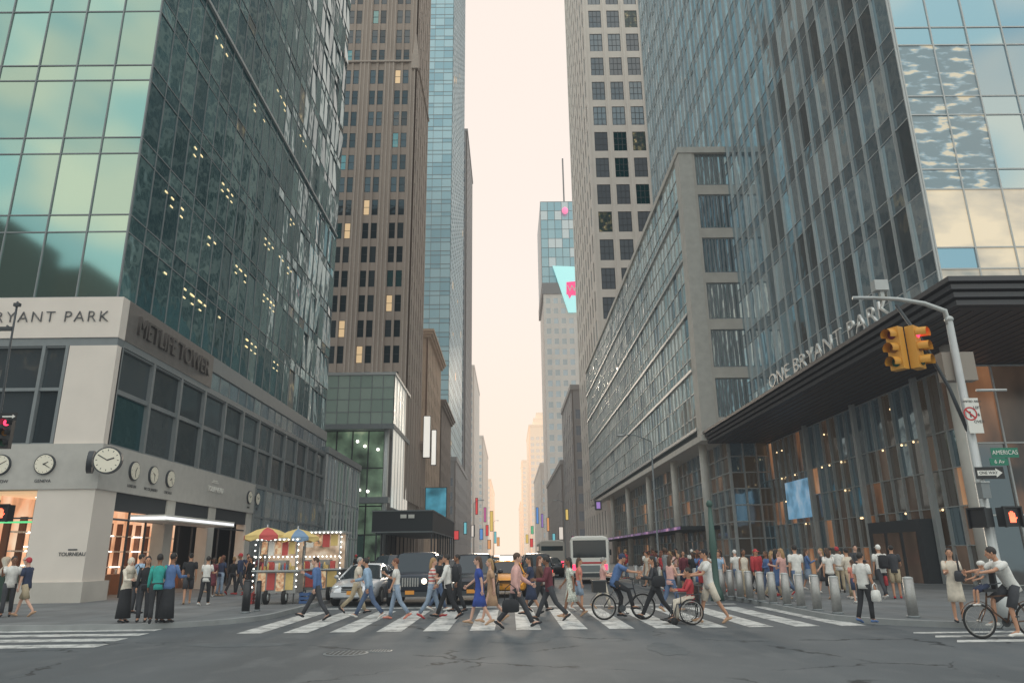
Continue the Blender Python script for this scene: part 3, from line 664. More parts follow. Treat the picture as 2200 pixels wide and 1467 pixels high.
# ---- R5 podium block with glazed side
X5=16.3; Y5=146
t=thing('glazed_block','mid-height block with a pale stone corner pier and rows of bright glazing','building',(X5,60,0))
T5=37.6
core(t,X5+.4,RX-.4,60.4,Y5,ZR,T5,METAL_G); core(t,X5+2.4,40,60.4,Y5,0,ZR-.02,CHAR,'lower_wall')
core(t,RX-.4,40,91.5,Y5,ZR,T5,METAL_G)
rw=[ZR+.8]
for i in range(5): rw+=[ZR+.8+5.2*i+1.1,ZR+.8+5.2*i+3.1,ZR+.8+5.2*(i+1)]
GB=[glass('pale_glazing_a',s2l(190,198,194),metal=.85,wave=.04,haze=.07,hc=(.9,.88,.8)),glass('pale_glazing_b',s2l(160,174,174),metal=.85,wave=.04,haze=.05,hc=(.8,.84,.8)),GL_R[1]]
curtain(t,'X',X5,-1,frange(61.5,Y5,1.5),rw,GB+[LITP],[4,3,1.5,.1],mw=.06,md=.08,mm=METAL_L,nsep=60,tilt=.01,hw=.08,pick=lambda a,z0,z1: 1 if z1-z0<1.3 else None)
a=MB()
for z in [ZR+.8+5.2*i for i in range(6)]: a.box(X5-.18,X5,61.5,Y5,z-.18,z+.08)
a.build('storey_bands',METAL_L,t)
a=MB(); a.box(X5-.12,X5+1.15,59.9,61.5,ZR,T5+.6); a.build('corner_pier',STONE_L,t)
masonry(t,'Y',60,-1,X5+1.15,RX+.8,ZR,T5,[X5+2.95],[ZR+3.2+4.35*i for i in range(6)],3.1,3.4,STONE_G,[GL_R[1],GL_R[2],GL_R[0]],[2,2,1],nsep=12,nx=10,nz=1,fm=METAL_G)
a=MB(); a.box(X5-.2,40,59.8,Y5+.1,T5,T5+.6); a.box(X5-.3,RX-.1,59.7,Y5,ZR-.5,ZR+.0); a.build('cornice',STONE_L,t)
XW=X5+2.0
curtain(t,'X',XW,-1,frange(60,Y5,2.0),frange(PZ,ZR-.5,1.25),[LOBD,GL_R[1],LOBB,LOBA],[4,4,2,.6],mw=.14,md=.16,mm=METAL_L,nsep=50,hw=.1)
curtain(t,'Y',60,-1,[XW,XW+1.1,XW+2.2,XW+3.3],frange(PZ,ZR-.5,1.25),[LOBD,GL_R[1]],[1,1],mw=.12,md=.16,mm=METAL_L,nsep=10,hw=.1)
for y in (62.5,74,88,104,120): MB().tube([(X5+.5,y,PZ),(X5+.5,y,ZR-.5)],.34,n=16).build('column',STONE_L,t,True)
a=MB(); a.box(X5-1.6,XW,64,128,3.6,3.9); a.build('street_canopy',METAL_D,t)
a=MB(); a.box(X5-1.65,X5-1.6,64,128,3.62,3.86); a.build('canopy_sign_strip',glow_noise('violet_sign_strip',(.1,.05,.12),(.22,.12,.3),(.8,.45,.55),.6,.6,.35,.75),t)
# ---- R6 grey stone tower
t=thing('stone_tower','grey stone skyscraper with large paired windows right of the sky gap','building',(17.2,130,0))
core(t,17.65,44,130.45,170,0,160,STONE_R)
GR6=[glass('tower_window_a',s2l(84,92,98),metal=.4,haze=.045,hc=(.9,.95,1)),glass('tower_window_b',s2l(98,108,114),metal=.5,haze=.05,hc=(.9,.95,1))]
masonry(t,'Y',130,-1,17.2,44,T5+1,160,[19.6,23.5,27.4,31.3,35.2,39],[40.5+6.0*i for i in range(19)],2.7,4.4,STONE_R,GR6+[GL_SIDE[1],LITP],[4,4,1,1.0],nsep=90,nx=3,nz=3,sp=.1)
masonry(t,'X',17.2,-1,130,170,0,160,frange(133,167,4.2),[7+6.0*i for i in range(25)],2.0,4.2,STONE_R,[GLB[2],GL_R[2]],[1,1],nsep=60,nx=1,nz=2)
a=MB()
for x_ in (17.35,21.55,25.45,29.35,33.25): a.box(x_-.2,x_+.2,129.8,130,T5+1,160)
a.build('pilasters',STONE_R,t)
# ---- R7 tower with screen
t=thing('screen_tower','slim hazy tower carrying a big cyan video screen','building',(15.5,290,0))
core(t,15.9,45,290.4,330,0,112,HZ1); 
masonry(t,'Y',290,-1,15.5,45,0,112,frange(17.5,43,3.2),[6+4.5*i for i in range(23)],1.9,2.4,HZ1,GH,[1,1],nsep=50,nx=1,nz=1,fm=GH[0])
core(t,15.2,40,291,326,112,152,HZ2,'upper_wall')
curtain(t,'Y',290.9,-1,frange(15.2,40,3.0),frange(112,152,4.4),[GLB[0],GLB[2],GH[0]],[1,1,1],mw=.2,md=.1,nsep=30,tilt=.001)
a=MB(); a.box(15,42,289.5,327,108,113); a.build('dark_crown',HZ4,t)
a=MB(); a.tube([(26.2,295,152),(26.2,295,176)],.35,n=8); a.build('mast',HZ4,t)
a=MB(); a.ell((26.0,289.6,147),1.4,.8,1.7); a.build('round_emblem',mat('pink_glow',(.9,.2,.35),emit=(1,.25,.42),es=.9),t,True)
P=[onY(px,py,289.2) for px,py in ((1187,571),(1240,573),(1241,671),(1221,671))]
a=MB(); a.add([tuple(p) for p in P]+[(p.x,289.5,p.z) for p in P],[(3,2,1,0),(4,5,6,7),(0,1,5,4),(1,2,6,5),(2,3,7,6),(3,0,4,7)]); scr=a.build('video_screen',mat('cyan_screen',(.4,.7,.7),emit=(.42,.76,.74),es=.66),t)
P=[onY(px,py,289.0) for px,py in ((1217,606),(1240,604),(1240,635),(1228,634),(1224,642),(1220,633),(1217,632))]
a=MB(); a.add([tuple(p) for p in P],[tuple(range(len(P)))[::-1]]); a.build('screen_logo',mat('magenta_logo',(.7,.1,.25),emit=(.78,.09,.22),es=.8),scr)
p=onY(1229,620,288.8); text('W',4.0,WHITE,scr,p,FR,name='logo_letter')
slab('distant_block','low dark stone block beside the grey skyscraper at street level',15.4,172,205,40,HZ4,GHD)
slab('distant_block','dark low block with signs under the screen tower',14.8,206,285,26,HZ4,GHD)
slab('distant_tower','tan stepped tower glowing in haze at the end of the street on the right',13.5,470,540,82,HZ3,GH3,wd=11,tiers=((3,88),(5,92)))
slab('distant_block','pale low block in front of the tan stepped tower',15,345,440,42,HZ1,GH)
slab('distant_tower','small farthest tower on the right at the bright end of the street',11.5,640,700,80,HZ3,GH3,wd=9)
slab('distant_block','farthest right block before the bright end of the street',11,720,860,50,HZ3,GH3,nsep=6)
def board(name,label,x,y,z0,z1,wd,m,fm=METAL_D):
    t=thing(name,label,'billboard' if name!='neon_sign' else 'sign',(x,y,z0))
    MB().box(x-wd/2,x+wd/2,y,y+.3,z0,z1).build('panel',m,t)
    a=MB(); e=.1; a.box(x-wd/2-e,x+wd/2+e,y-.05,y+.35,z1,z1+e); a.box(x-wd/2-e,x+wd/2+e,y-.05,y+.35,z0-e,z0); a.box(x-wd/2-e,x-wd/2,y-.05,y+.35,z0,z1); a.box(x+wd/2,x+wd/2+e,y-.05,y+.35,z0,z1); a.build('frame',fm,t)
    return t
def pboard(label,px0,py0,px1,py1,Y,m,name='billboard',**k):
    a=onY(px0,py0,Y); b=onY(px1,py1,Y); return board(name,label,(a.x+b.x)/2,Y,b.z,a.z,b.x-a.x,m,**k)
BB=glow_noise('blue_billboard',(.08,.3,.42),(.12,.4,.52),(.7,.68,.6),.35,.5,.35,.8)
pboard('large sky-blue billboard above the scaffold shed on the left',915,1048,958,1113,118,BB)
wg=mat('white_glow_panel',(.8,.8,.75),emit=(1,.95,.86),es=.6)
pboard('tall white lit panel on the left facades, nearer one',911,894,923,982,124,wg,name='light_panel')
pboard('tall white lit panel on the left facades, farther narrow one',928,924,936,998,128,wg,name='light_panel')
t=thing('scaffold_shed','dark pavement scaffold shed over the left pavement in mid-street','scaffold',(-14,96,0))
a=MB(); a.box(-17,-9.5,92,128,4.6,7.0); a.build('hoarding',CHAR,t)
a=MB(); a.box(-17.05,-9.45,91.95,128,7.0,7.15); a.box(-17.05,-9.45,91.95,128,4.45,4.6); a.build('hoarding_rails',METAL_G,t)
for y in frange(92,128,4): 
    for x_ in (-16.5,-9.7): MB().box(x_,x_+.15,y,y+.15,PZ,4.45).build('scaffold_post',METAL_D,t)
a=MB()
for i in range(2): p=onY((868,885)[i],1109,91.9); a.box(p.x-.45,p.x+.3,91.9,91.94,p.z-.2,p.z+.25)
a.build('white_notice',WHITE,t)
cc={'red':(.85,.12,.12),'magenta':(.7,.2,.42),'yellow':(.95,.68,.22),'blue':(.18,.38,.8),'white':(1,.9,.8),'orange':(.95,.45,.2),'cyan':(.25,.68,.75),'green':(.2,.65,.35),'violet':(.42,.26,.65)}
sgn=[(1022,1070,1026,1104,'red',172,'tall red glowing sign on the far left side, uppermost of the reds'),(1040,1090,1044,1120,'magenta',194,'narrow magenta glowing sign on the far left side'),(1053,1098,1059,1140,'yellow',216,'tall yellow glowing sign nearest the road on the far left'),(1031,1136,1037,1158,'blue',150,'blue glowing sign on the far left side'),(1013,1128,1019,1152,'white',150,'white glowing sign on the far left side'),(1048,1160,1054,1178,'orange',180,'orange glowing sign low on the far left side'),(1062,1142,1066,1166,'cyan',240,'cyan glowing sign on the far left side near the sky'),(1141,1130,1146,1146,'green',260,'green glowing sign on the far right side nearest the sky'),(1152,1090,1157,1124,'blue',230,'blue glowing sign high on the far right side'),(1163,1104,1167,1132,'violet',220,'violet upright glowing sign on the far right side'),(1139,1157,1145,1174,'red',230,'red glowing sign low on the far right side'),(1201,1132,1210,1158,'white',165,'white glowing sign on the right facades beside the bus'),(1175,1112,1180,1140,'orange',200,'orange upright glowing sign on the right side'),(1187,1146,1193,1168,'cyan',180,'cyan glowing sign on the right side above the truck'),(1281,1078,1290,1092,'violet',58,'small violet glowing sign on the glazed block'),(976,1140,985,1158,'red',130,'red sign beneath the scaffold shed end on the left'),(1215,1094,1221,1116,'yellow',165,'small yellow glowing sign high beside the dark right block'),(997,1122,1002,1146,'cyan',140,'small cyan sign on the left beyond the scaffold shed'),(1229,1152,1237,1166,'magenta',150,'magenta sign low on the right beside the bus'),(1044,1128,1049,1150,'red',205,'small red sign between the yellow and blue signs on the left'),(1068,1154,1073,1172,'orange',300,'tiny orange sign farthest along the left side'),(1130,1148,1135,1166,'yellow',300,'tiny yellow sign farthest along the right side')]
for (x0,y0,x1,y1,c_,Y,lb) in sgn:
    m=mat('sign_glow_'+c_,tuple(.4*v for v in cc[c_]),emit=cc[c_],es=.62)
    pboard(lb,x0,y0,x1,y1,Y,m,name='neon_sign')
# ================================================================= STREET FURNITURE
def bollard(loc,label,group,m=STEEL,h=.95,r=.125):
    t=thing('bollard',label,'bollard',loc,0,group)
    MB().tube([(0,0,0),(0,0,h-.04)],r,n=18).build('post',m,t,True,False)
    a=MB(); a.tube([(0,0,h-.04),(0,0,h-.01),(0,0,h+.015)],[r,r*.96,r*.5],n=18); a.build('cap',METAL_L if m is STEEL else m,t,True,False)
    MB().tube([(0,0,0),(0,0,.05)],r*1.2,n=18).build('base_ring',METAL_G,t,True,False)
    return t
bl=[(1963,1326),(1800,1318),(1757,1311),(1722,1305),(1692,1300),(1662,1296),(1637,1292),(1612,1288),(1592,1285),(1572,1282),(1553,1279),(1527,1276),(1497,1272),(1462,1268),(1440,1265),(1420,1262),(1400,1260),(1383,1257),(1368,1255)]
prev=None
ords=['','first','second','third','fourth','fifth','sixth','seventh','eighth','ninth','tenth','eleventh','twelfth','thirteenth','fourteenth','fifteenth','sixteenth','seventeenth','eighteenth']
for i,(px,py) in enumerate(bl):
    p=g(px,py,PZ)
    lab='brushed steel bollard standing alone near the right crosswalk' if i==0 else 'brushed steel bollard, %s in the kerb row from its near right end'%ords[i]
    if prev is None: prev=bollard(p,lab,'steel bollards along the right pavement')
    else: copy_tree(prev,None,lab,p)
for px,py,h,l in ((527,1316,.95,'thick black bollard at the left kerb beside the food cart'),(552,1312,.9,'thinner black bollard right of the thick one at the left kerb')):
    bollard(g(px,py,PZ),l,None,m=BLACK,h=h,r=.12 if px==527 else .08)
def signal_head(label,loc,rz,red=True,scale=1.0,body=SIGY):
    t=thing('traffic_light',label,'traffic light',loc,rz); s=scale
    MB().box(-.18*s,.18*s,-.1*s,.12*s,-.55*s,.55*s).build('housing',body,t,world=False)
    for k,z in enumerate((.36,0,-.36)):
        a=MB(); a.ell((0,-.11*s,z*s),.12*s,.03*s,.12*s,14,8); a.build('lens',[REDL if (k==0 and red) else (mat('dim_red',(.15,.01,.02)) if k==0 else (AMBER if k==1 else GREENL))],t,True,False)
        a=MB(); rr=.15*s; pts=[(cos(u),sin(u)) for u in [R(-30+i*24) for i in range(11)]]
        a.loft([[(x*rr,-.1*s,z*s+y*rr) for x,y in pts],[(x*rr*.97,-.36*s,z*s+y*rr-.03*s) for x,y in pts]],caps=False,closed=False)
        a.loft([[(x*rr*.9,-.1*s,z*s+y*rr*.9) for x,y in pts],[(x*rr*.88,-.36*s,z*s+y*rr*.9-.03*s) for x,y in pts]],caps=False,closed=False)
        a.build('visor',body,t,True,False)
    return t
PB=g(2163,1335,PZ); PYY=PB.y
top=onY(2066,690,PYY); 
t=thing('signal_pole','tall grey signal pole with a curved mast arm on the right corner','signal pole',PB)
def loc_(p): return Vector(p)-PB
MB().tube([(0,0,0),(0,0,.5),(0,0,.55),(0,0,top.z-PZ)],[.19,.17,.12,.085],n=14).build('pole',METAL_L,t,True,False)
MB().ell((0,0,top.z-PZ+.05),.11,.11,.1).build('finial',METAL_L,t,True,False)
armp=[(PB.x,PYY,top.z-.35)]+[onY(px,py,PYY) for px,py in ((2030,668),(1985,652),(1930,643),(1880,640),(1832,640))]
MB().tube([loc_(p) for p in armp],[.07,.065,.06,.055,.05,.045],n=10).build('mast_arm',METAL_L,t,True,False)
MB().tube([loc_(onY(1925,655,PYY)),loc_(onY(1985,738,PYY)),loc_(onY(2040,835,PYY)),loc_((PB.x,PYY,onY(2106,945,PYY).z))],[.04,.045,.045,.05],n=8).build('brace',METAL_D,t,True,False)
a=MB(); p=loc_(onY(1892,618,PYY)); a.box(p.x-.2,p.x+.15,p.y-.12,p.y+.12,p.z-.1,p.z+.18); a.box(p.x-.05,p.x+.05,p.y-.04,p.y+.04,p.z-.3,p.z-.1); a.build('camera_box',METAL_L,t,world=False)
a=MB(); p=loc_(onY(2066,783,PYY)); a.box(p.x-.4,p.x+.42,p.y+.1,p.y+.4,p.z-.38,p.z+.36); a.build('control_box',ml('control_grey',(150,140,130),rough=.6),t,world=False)
a=MB(); p=loc_(onY(2132,838,PYY)); a.tube([p-Vector((.4,0,0)),p+Vector((.35,0,0))],.035,n=8); a.build('cross_bar',METAL_L,t,True,False)
hp=onY(1952,748,PYY)
signal_head('yellow signal head on the mast arm with a red light, facing right',(hp.x+.15,PYY-.05,hp.z),R(38))
signal_head('yellow signal head on the mast arm turned to the left',(hp.x-.32,PYY-.02,hp.z-.02),R(-62),red=False)
def sign(label,px0,py0,px1,py1,Y,m,name='sign',cat='sign',th=.02):
    a=onY(px0,py0,Y); b=onY(px1,py1,Y); t=thing(name,label,cat,((a.x+b.x)/2,Y,b.z))
    MB().box(a.x,b.x,Y,Y+th,b.z,a.z).build('plate',m,t); return t,a,b
YS=PYY-.16
t,a_,b_=sign('white no-turn sign with a red ring on the right signal pole',2070,855,2115,930,YS,WHITE)
cx=(a_.x+b_.x)/2; h=a_.z-b_.z
text('LIMITED AREA',.075,BLACK,t,(cx,YS-.006,a_.z-h*.1),FR,ext=.002); text('LEFT',.1,BLACK,t,(cx+.12,YS-.006,a_.z-h*.28),FR,ext=.002); text('&',.1,BLACK,t,(cx+.12,YS-.006,a_.z-h*.48),FR,ext=.002); text('OVER',.1,BLACK,t,(cx+.1,YS-.006,a_.z-h*.68),FR,ext=.002)
RED=ml('sign_red',(190,40,45),rough=.5)
a=MB(); zc_=a_.z-h*.45; xx=cx-.08
for k in range(24):
    u,v=2*pi*k/24,2*pi*(k+1)/24; r0,r1=.17,.135
    a.quad((xx+r0*cos(u),YS-.005,zc_+r0*sin(u)),(xx+r0*cos(v),YS-.005,zc_+r0*sin(v)),(xx+r1*cos(v),YS-.005,zc_+r1*sin(v)),(xx+r1*cos(u),YS-.005,zc_+r1*sin(u)))
a.quad((xx-.13,YS-.007,zc_+.1),(xx-.1,YS-.007,zc_+.13),(xx+.13,YS-.007,zc_-.1),(xx+.1,YS-.007,zc_-.13)); a.build('prohibition_ring',RED,t)
a=MB(); a.box(xx-.015,xx+.015,YS-.004,YS-.001,zc_-.09,zc_+.06); a.box(xx-.06,xx-.016,YS-.004,YS-.001,zc_+.03,zc_+.06); a.build('turn_arrow',BLACK,t)
GRN=ml('sign_green',(30,120,95),rough=.5)
t,a_,b_=sign('green street name sign reading AMERICAS on the right pole',2128,962,2190,982,YS,GRN); text('AMERICAS',.15,WHITE,t,((a_.x+b_.x)/2,YS-.006,(a_.z+b_.z)/2),FR,ext=.002,sx=.9)
t,a_,b_=sign('small green street sign reading 6 Av below the AMERICAS sign',2126,984,2168,999,YS,GRN); text('6 Av',.13,WHITE,t,((a_.x+b_.x)/2,YS-.006,(a_.z+b_.z)/2),FR,ext=.002)
t,a_,b_=sign('black one way sign with a white arrow on the right pole',2094,1003,2160,1028,YS,BLACK)
zc_=(a_.z+b_.z)/2; a=MB(); a.add([(a_.x+.04,YS-.004,zc_-.06),(b_.x-.2,YS-.004,zc_-.06),(b_.x-.2,YS-.004,zc_-.11),(b_.x-.04,YS-.004,zc_),(b_.x-.2,YS-.004,zc_+.11),(b_.x-.2,YS-.004,zc_+.06),(a_.x+.04,YS-.004,zc_+.06)],[tuple(range(7))]); a.build('arrow',WHITE,t)
text('ONE WAY',.1,BLACK,t,((a_.x+b_.x)/2-.04,YS-.008,zc_),FR,ext=.002,sx=.95)
HANDM=mat('hand_glow',(.9,.1,.05),emit=(1,.16,.08),es=2.4)
def pedsig(label,px,py,Y,rz,lit=True,s=1.0):
    p=onY(px,py,Y); t=thing('pedestrian_signal',label,'pedestrian signal',(p.x,Y,p.z),rz)
    MB().box(-.22*s,.22*s,-.1,.12,-.22*s,.22*s).build('housing',BLACK,t,world=False)
    a=MB(); a.box(-.24*s,.24*s,-.16,-.1,.2*s,.24*s); a.box(-.24*s,-.2*s,-.16,-.1,-.24*s,.2*s); a.box(.2*s,.24*s,-.16,-.1,-.24*s,.2*s); a.build('hood',BLACK,t,world=False)
    if lit:
        a=MB(); a.box(-.08,.07,-.112,-.104,-.13,.01)
        for k,hh in enumerate((.1,.13,.12,.09)): a.box(-.08+.04*k,-.05+.04*k,-.112,-.104,.011,hh)
        a.add([(.071,-.108,-.08),(.12,-.108,-.02),(.105,-.108,.0),(.071,-.108,-.03)],[(0,1,2,3)]); a.build('red_hand',HANDM,t,world=False)
pedsig('pedestrian signal showing a red hand on the right pole',2168,1110,PYY-.2,R(6))
pedsig('dark pedestrian signal seen side-on left of the red hand signal',2108,1112,PYY-.1,R(-70),lit=False)
p=onY(2102,1055,PYY); t=thing('push_button_box','small grey box on the right signal pole below the one way sign','control box',(p.x,PYY-.2,p.z)); MB().box(-.1,.1,-.1,.08,-.18,.18).build('box',METAL_G,t,world=False); MB().box(-.11,.11,-.12,.09,.18,.21).build('lid',METAL_L,t,world=False)
PL=g(-110,1340,PZ)
t=thing('signal_pole','thin dark signal arm reaching in at the left edge of the photo','signal pole',PL)
def l2(p): return Vector(p)-PL
MB().tube([(0,0,0),(0,0,.5),(0,0,7.0)],[.16,.12,.08],n=12).build('pole',METAL_D,t,True,False)
MB().tube([l2((PL.x,PL.y,onY(-30,1010,PL.y).z)),l2(onY(2,880,PL.y)),l2(onY(22,740,PL.y)),l2(onY(38,648,PL.y))],[.04,.035,.03,.03],n=8).build('strut',METAL_D,t,True,False)
MB().tube([l2((PL.x,PL.y,onY(-30,700,PL.y).z)),l2(onY(24,707,PL.y))],[.03,.03],n=8).build('arm',METAL_D,t,True,False)
a=MB(); p=l2(onY(20,706,PL.y)); a.box(p.x-.3,p.x+.1,p.y-.05,p.y+.05,p.z-.06,p.z+.05); p=l2(onY(35,655,PL.y)); a.box(p.x-.06,p.x+.12,p.y-.05,p.y+.05,p.z-.05,p.z+.05); a.build('clamp',METAL_D,t,world=False)
p=onY(14,930,PL.y-.2); signal_head('signal head with a red light at the left edge of the photo',p,R(5),body=BLACK,scale=.8)
t,a_,b_=sign('small dark arrow sign above the left edge signal head',2,886,34,903,PL.y-.3,BLACK)
a=MB(); zc_=(a_.z+b_.z)/2; a.add([(a_.x+.06,PL.y-.304,zc_-.02),(b_.x-.12,PL.y-.304,zc_-.02),(b_.x-.12,PL.y-.304,zc_-.06),(b_.x-.03,PL.y-.304,zc_),(b_.x-.12,PL.y-.304,zc_+.06),(b_.x-.12,PL.y-.304,zc_+.02),(a_.x+.06,PL.y-.304,zc_+.02)],[tuple(range(7))]); a.build('arrow',WHITE,t)
pedsig('pedestrian signal with a red hand at the left edge of the photo',8,1102,PL.y-.2,R(-5))
def lamp(label,px,py,Y,h,arm=1.6,side=-1,m=METAL_G):
    b=onY(px,py,Y); t=thing('street_lamp',label,'street lamp',(b.x,Y,PZ))
    MB().tube([(0,0,0),(0,0,.8),(0,0,.85),(0,0,h)],[.16,.13,.09,.06],n=10).build('pole',m,t,True,False)
    MB().tube([(0,0,h),(side*arm*.5,0,h+.5),(side*arm,0,h+.55)],.04,n=8).build('arm',m,t,True,False)
    MB().ell((side*arm,0,h+.48),.35,.14,.1).build('lamp_head',METAL_L,t,True,False)
lamp('tall street lamp in front of the glazed block on the right kerb',1412,1150,58,10.2,arm=2.4,side=-1)
lamp('street lamp pole on the left pavement beyond the scaffold shed',1018,1190,140,11.0,side=1)
lamp('street lamp on the right pavement far down the street',1215,1190,135,10.5)
lamp('second street lamp on the left pavement near the glowing signs',1060,1190,250,12,side=1)
b=g(1542,1290,PZ); t=thing('green_post','ornate dark green cast iron post behind the bollards','post',b)
MB().tube([(0,0,0),(0,0,.3),(0,0,.5),(0,0,1.5),(0,0,1.7),(0,0,3.2)],[.24,.2,.12,.1,.14,.06],n=12).build('shaft',ml('green_iron',(60,88,80),rough=.5),t,True,False)
MB().ell((0,0,3.25),.12,.12,.14).build('finial',ml('green_iron',(60,88,80)),t,True,False)
# ================================================================= FOOD CARTS
REDC=ml('umbrella_red',(190,84,80),rough=.8,var=.12,scale=3); YELC=ml('umbrella_yellow',(216,188,122),rough=.8,var=.1,scale=3); BLUC=ml('umbrella_blue',(118,144,172),rough=.8,var=.1,scale=3)
def umbrella(label,loc,r,h,c1,c2):
    t=thing('cart_umbrella',label,'umbrella',loc)
    MB().tube([(0,0,0),(0,0,h+.1)],.025,n=8).build('pole',METAL_L,t,True,False)
    n=8
    for ci,m_ in ((0,c1),(1,c2)):
        for k in range(ci,n,2):
            a=MB()
            u,v=2*pi*k/n,2*pi*(k+1)/n; P=lambda an,q,z:(r*q*cos(an),r*q*sin(an),z)
            a.quad(P(u,.5,h-.1),P(v,.5,h-.1),P(v,0.02,h),P(u,.02,h)); a.quad(P(u,1,h-.3),P(v,1,h-.3),P(v,.5,h-.1),P(u,.5,h-.1))
            md=(u+v)/2; a.add([P(u,1.0,h-.3),P(v,1.0,h-.3),P(v,1.0,h-.42),P(md,.97,h-.5),P(u,1.0,h-.42)],[(0,1,2,3,4)])
            a.build('canopy_panel',m_,t,world=False)
FOOD=glow_noise('food_pictures',(.4,.26,.16),(.7,.3,.14),(.9,.78,.5),7.5,.45,.35,.6,rough=.5)
def cart(label,loc,W,D,roofh=2.35,body=STEEL,lit=.5):
    t=thing('food_cart',label,'food cart',loc); 
    MB().box(-W/2,W/2,-D/2,D/2,.38,1.12).build('body',body,t,world=False)
    MB().box(-W/2-.12,W/2+.12,-D/2-.18,D/2+.1,1.12,1.17).build('counter',METAL_L,t,world=False)
    for x_ in (-W/2+.04,W/2-.04):
        for y_ in (-D/2+.04,D/2-.04): MB().tube([(x_,y_,1.17),(x_,y_,roofh)],.025,n=6).build('post',METAL_L,t,True,False)
    MB().box(-W/2-.1,W/2+.1,-D/2-.15,D/2+.1,roofh,roofh+.08).build('roof',METAL_L,t,world=False)
    for k in range(4): MB().box(-W/2+.08+k*(W-.12)/4,-W/2+.02+(k+1)*(W-.12)/4,-D/2-.03,-D/2-.005,.45+.04*(k%2),1.07).build('picture_panel',[FOOD,REDC,FOOD,YELC][k],t,world=False)
    for k in range(5):
        q=(W-.2)/5; MB().box(-W/2+.1+k*q,-W/2+.06+(k+1)*q,-D/2+.05,-D/2+.07,roofh-.48-.05*(k%2),roofh-.04).build('menu_board',[FOOD,WHITE,FOOD,REDC,YELC][k],t,world=False)
    MB().box(-W/2+.25,W/2-.5,-.2,.25,1.17,1.5).build('grill_box',STEEL,t,world=False)
    nk=int(W/.26)
    for k in range(nk): MB().box(-W/2+.08+k*.26,-W/2+.26+k*.26,-D/2+.16,-D/2+.3,1.17,1.3+.05*((k*3)%4)).build('snack_carton',[YELC,REDC,WHITE,BLUC][k%4],t,world=False)
    MB().box(-W/2+.1,W/2-.1,D/2-.08,D/2-.04,1.17,roofh-.02).build('back_panel',glow_noise('cart_back',(.3,.25,.2),(.6,.42,.28),(1,.88,.7),3,.6,.25,.75,rough=.5),t,world=False)
    for k in range(6): MB().tube([(-W/2+.2+k*.2,-D/2+.02,1.17),(-W/2+.2+k*.2,-D/2+.02,1.36),(-W/2+.2+k*.2,-D/2+.02,1.42)],[.035,.035,.015],n=8).build('sauce_bottle',[REDC,YELC][k%2],t,True,False)
    for x_ in (-W/2+.4,W/2-.4):
        a=MB(); a.tube([(x_-.06,-D/2+.1,.25),(x_+.06,-D/2+.1,.25)],.25,n=18); wh=a.build('wheel',RUB,t,True,False); a=MB(); a.tube([(x_-.08,-D/2+.1,.25),(x_+.08,-D/2+.1,.25)],.13,n=14); a.build('hub',METAL_L,wh,True,False)
    pr=None
    pts=[(x_,-D/2-.17,z_) for z_ in (roofh+.02,1.62) for x_ in frange(-W/2,W/2,.17)]+[(x_,-D/2-.17,z_) for x_ in (-W/2-.05,W/2+.05) for z_ in frange(.6,roofh-.15,.2)]
    for p in pts[:80]:
        if pr is None: pr=MB().ell((0,0,0),.028,.028,.028,6,4).build('light_bulb',BULB,t,True,False); pr.location=p
        else: c=pr.copy(); col.objects.link(c); c.parent=t; c.location=p
    return t
p1=g(598,1296,PZ); cart('steel hot dog cart under the red and yellow umbrellas',p1,1.45,1.0,roofh=2.2)
umbrella('red and yellow umbrella over the left side of the hot dog cart',(p1.x-.58,p1.y-.1,PZ),.85,2.68,REDC,YELC)
umbrella('blue and yellow umbrella over the right side of the hot dog cart',(p1.x+.5,p1.y+.1,PZ),.8,2.62,BLUC,YELC)
p2=g(685,1288,PZ); cart('taller food stand strung with white bulbs right of the umbrellas',(p2.x-.1,p2.y+.4,PZ),1.8,1.3,roofh=2.5,body=METAL_G)
for dx,c_,l in ((-1.05,'red','red plastic crate on the pavement left of the hot dog cart'),(.98,'blue','blue plastic crate on the pavement right of the hot dog cart')):
    t=thing('plastic_crate',l,'crate',(p1.x+dx,p1.y-.1,PZ)); m_=ml('crate_'+c_,{'red':(168,60,58),'blue':(62,92,140)}[c_])
    for q in (0,.13,.26): MB().box(-.18,.18,-.15,.15,q+.01,q+.1).build('crate_side',m_,t,world=False)
    a=MB()
    for x_ in (-.16,.12):
        for y_ in (-.13,.09): a.box(x_,x_+.04,y_,y_+.04,0,.38)
    a.build('crate_corners',m_,t,world=False)
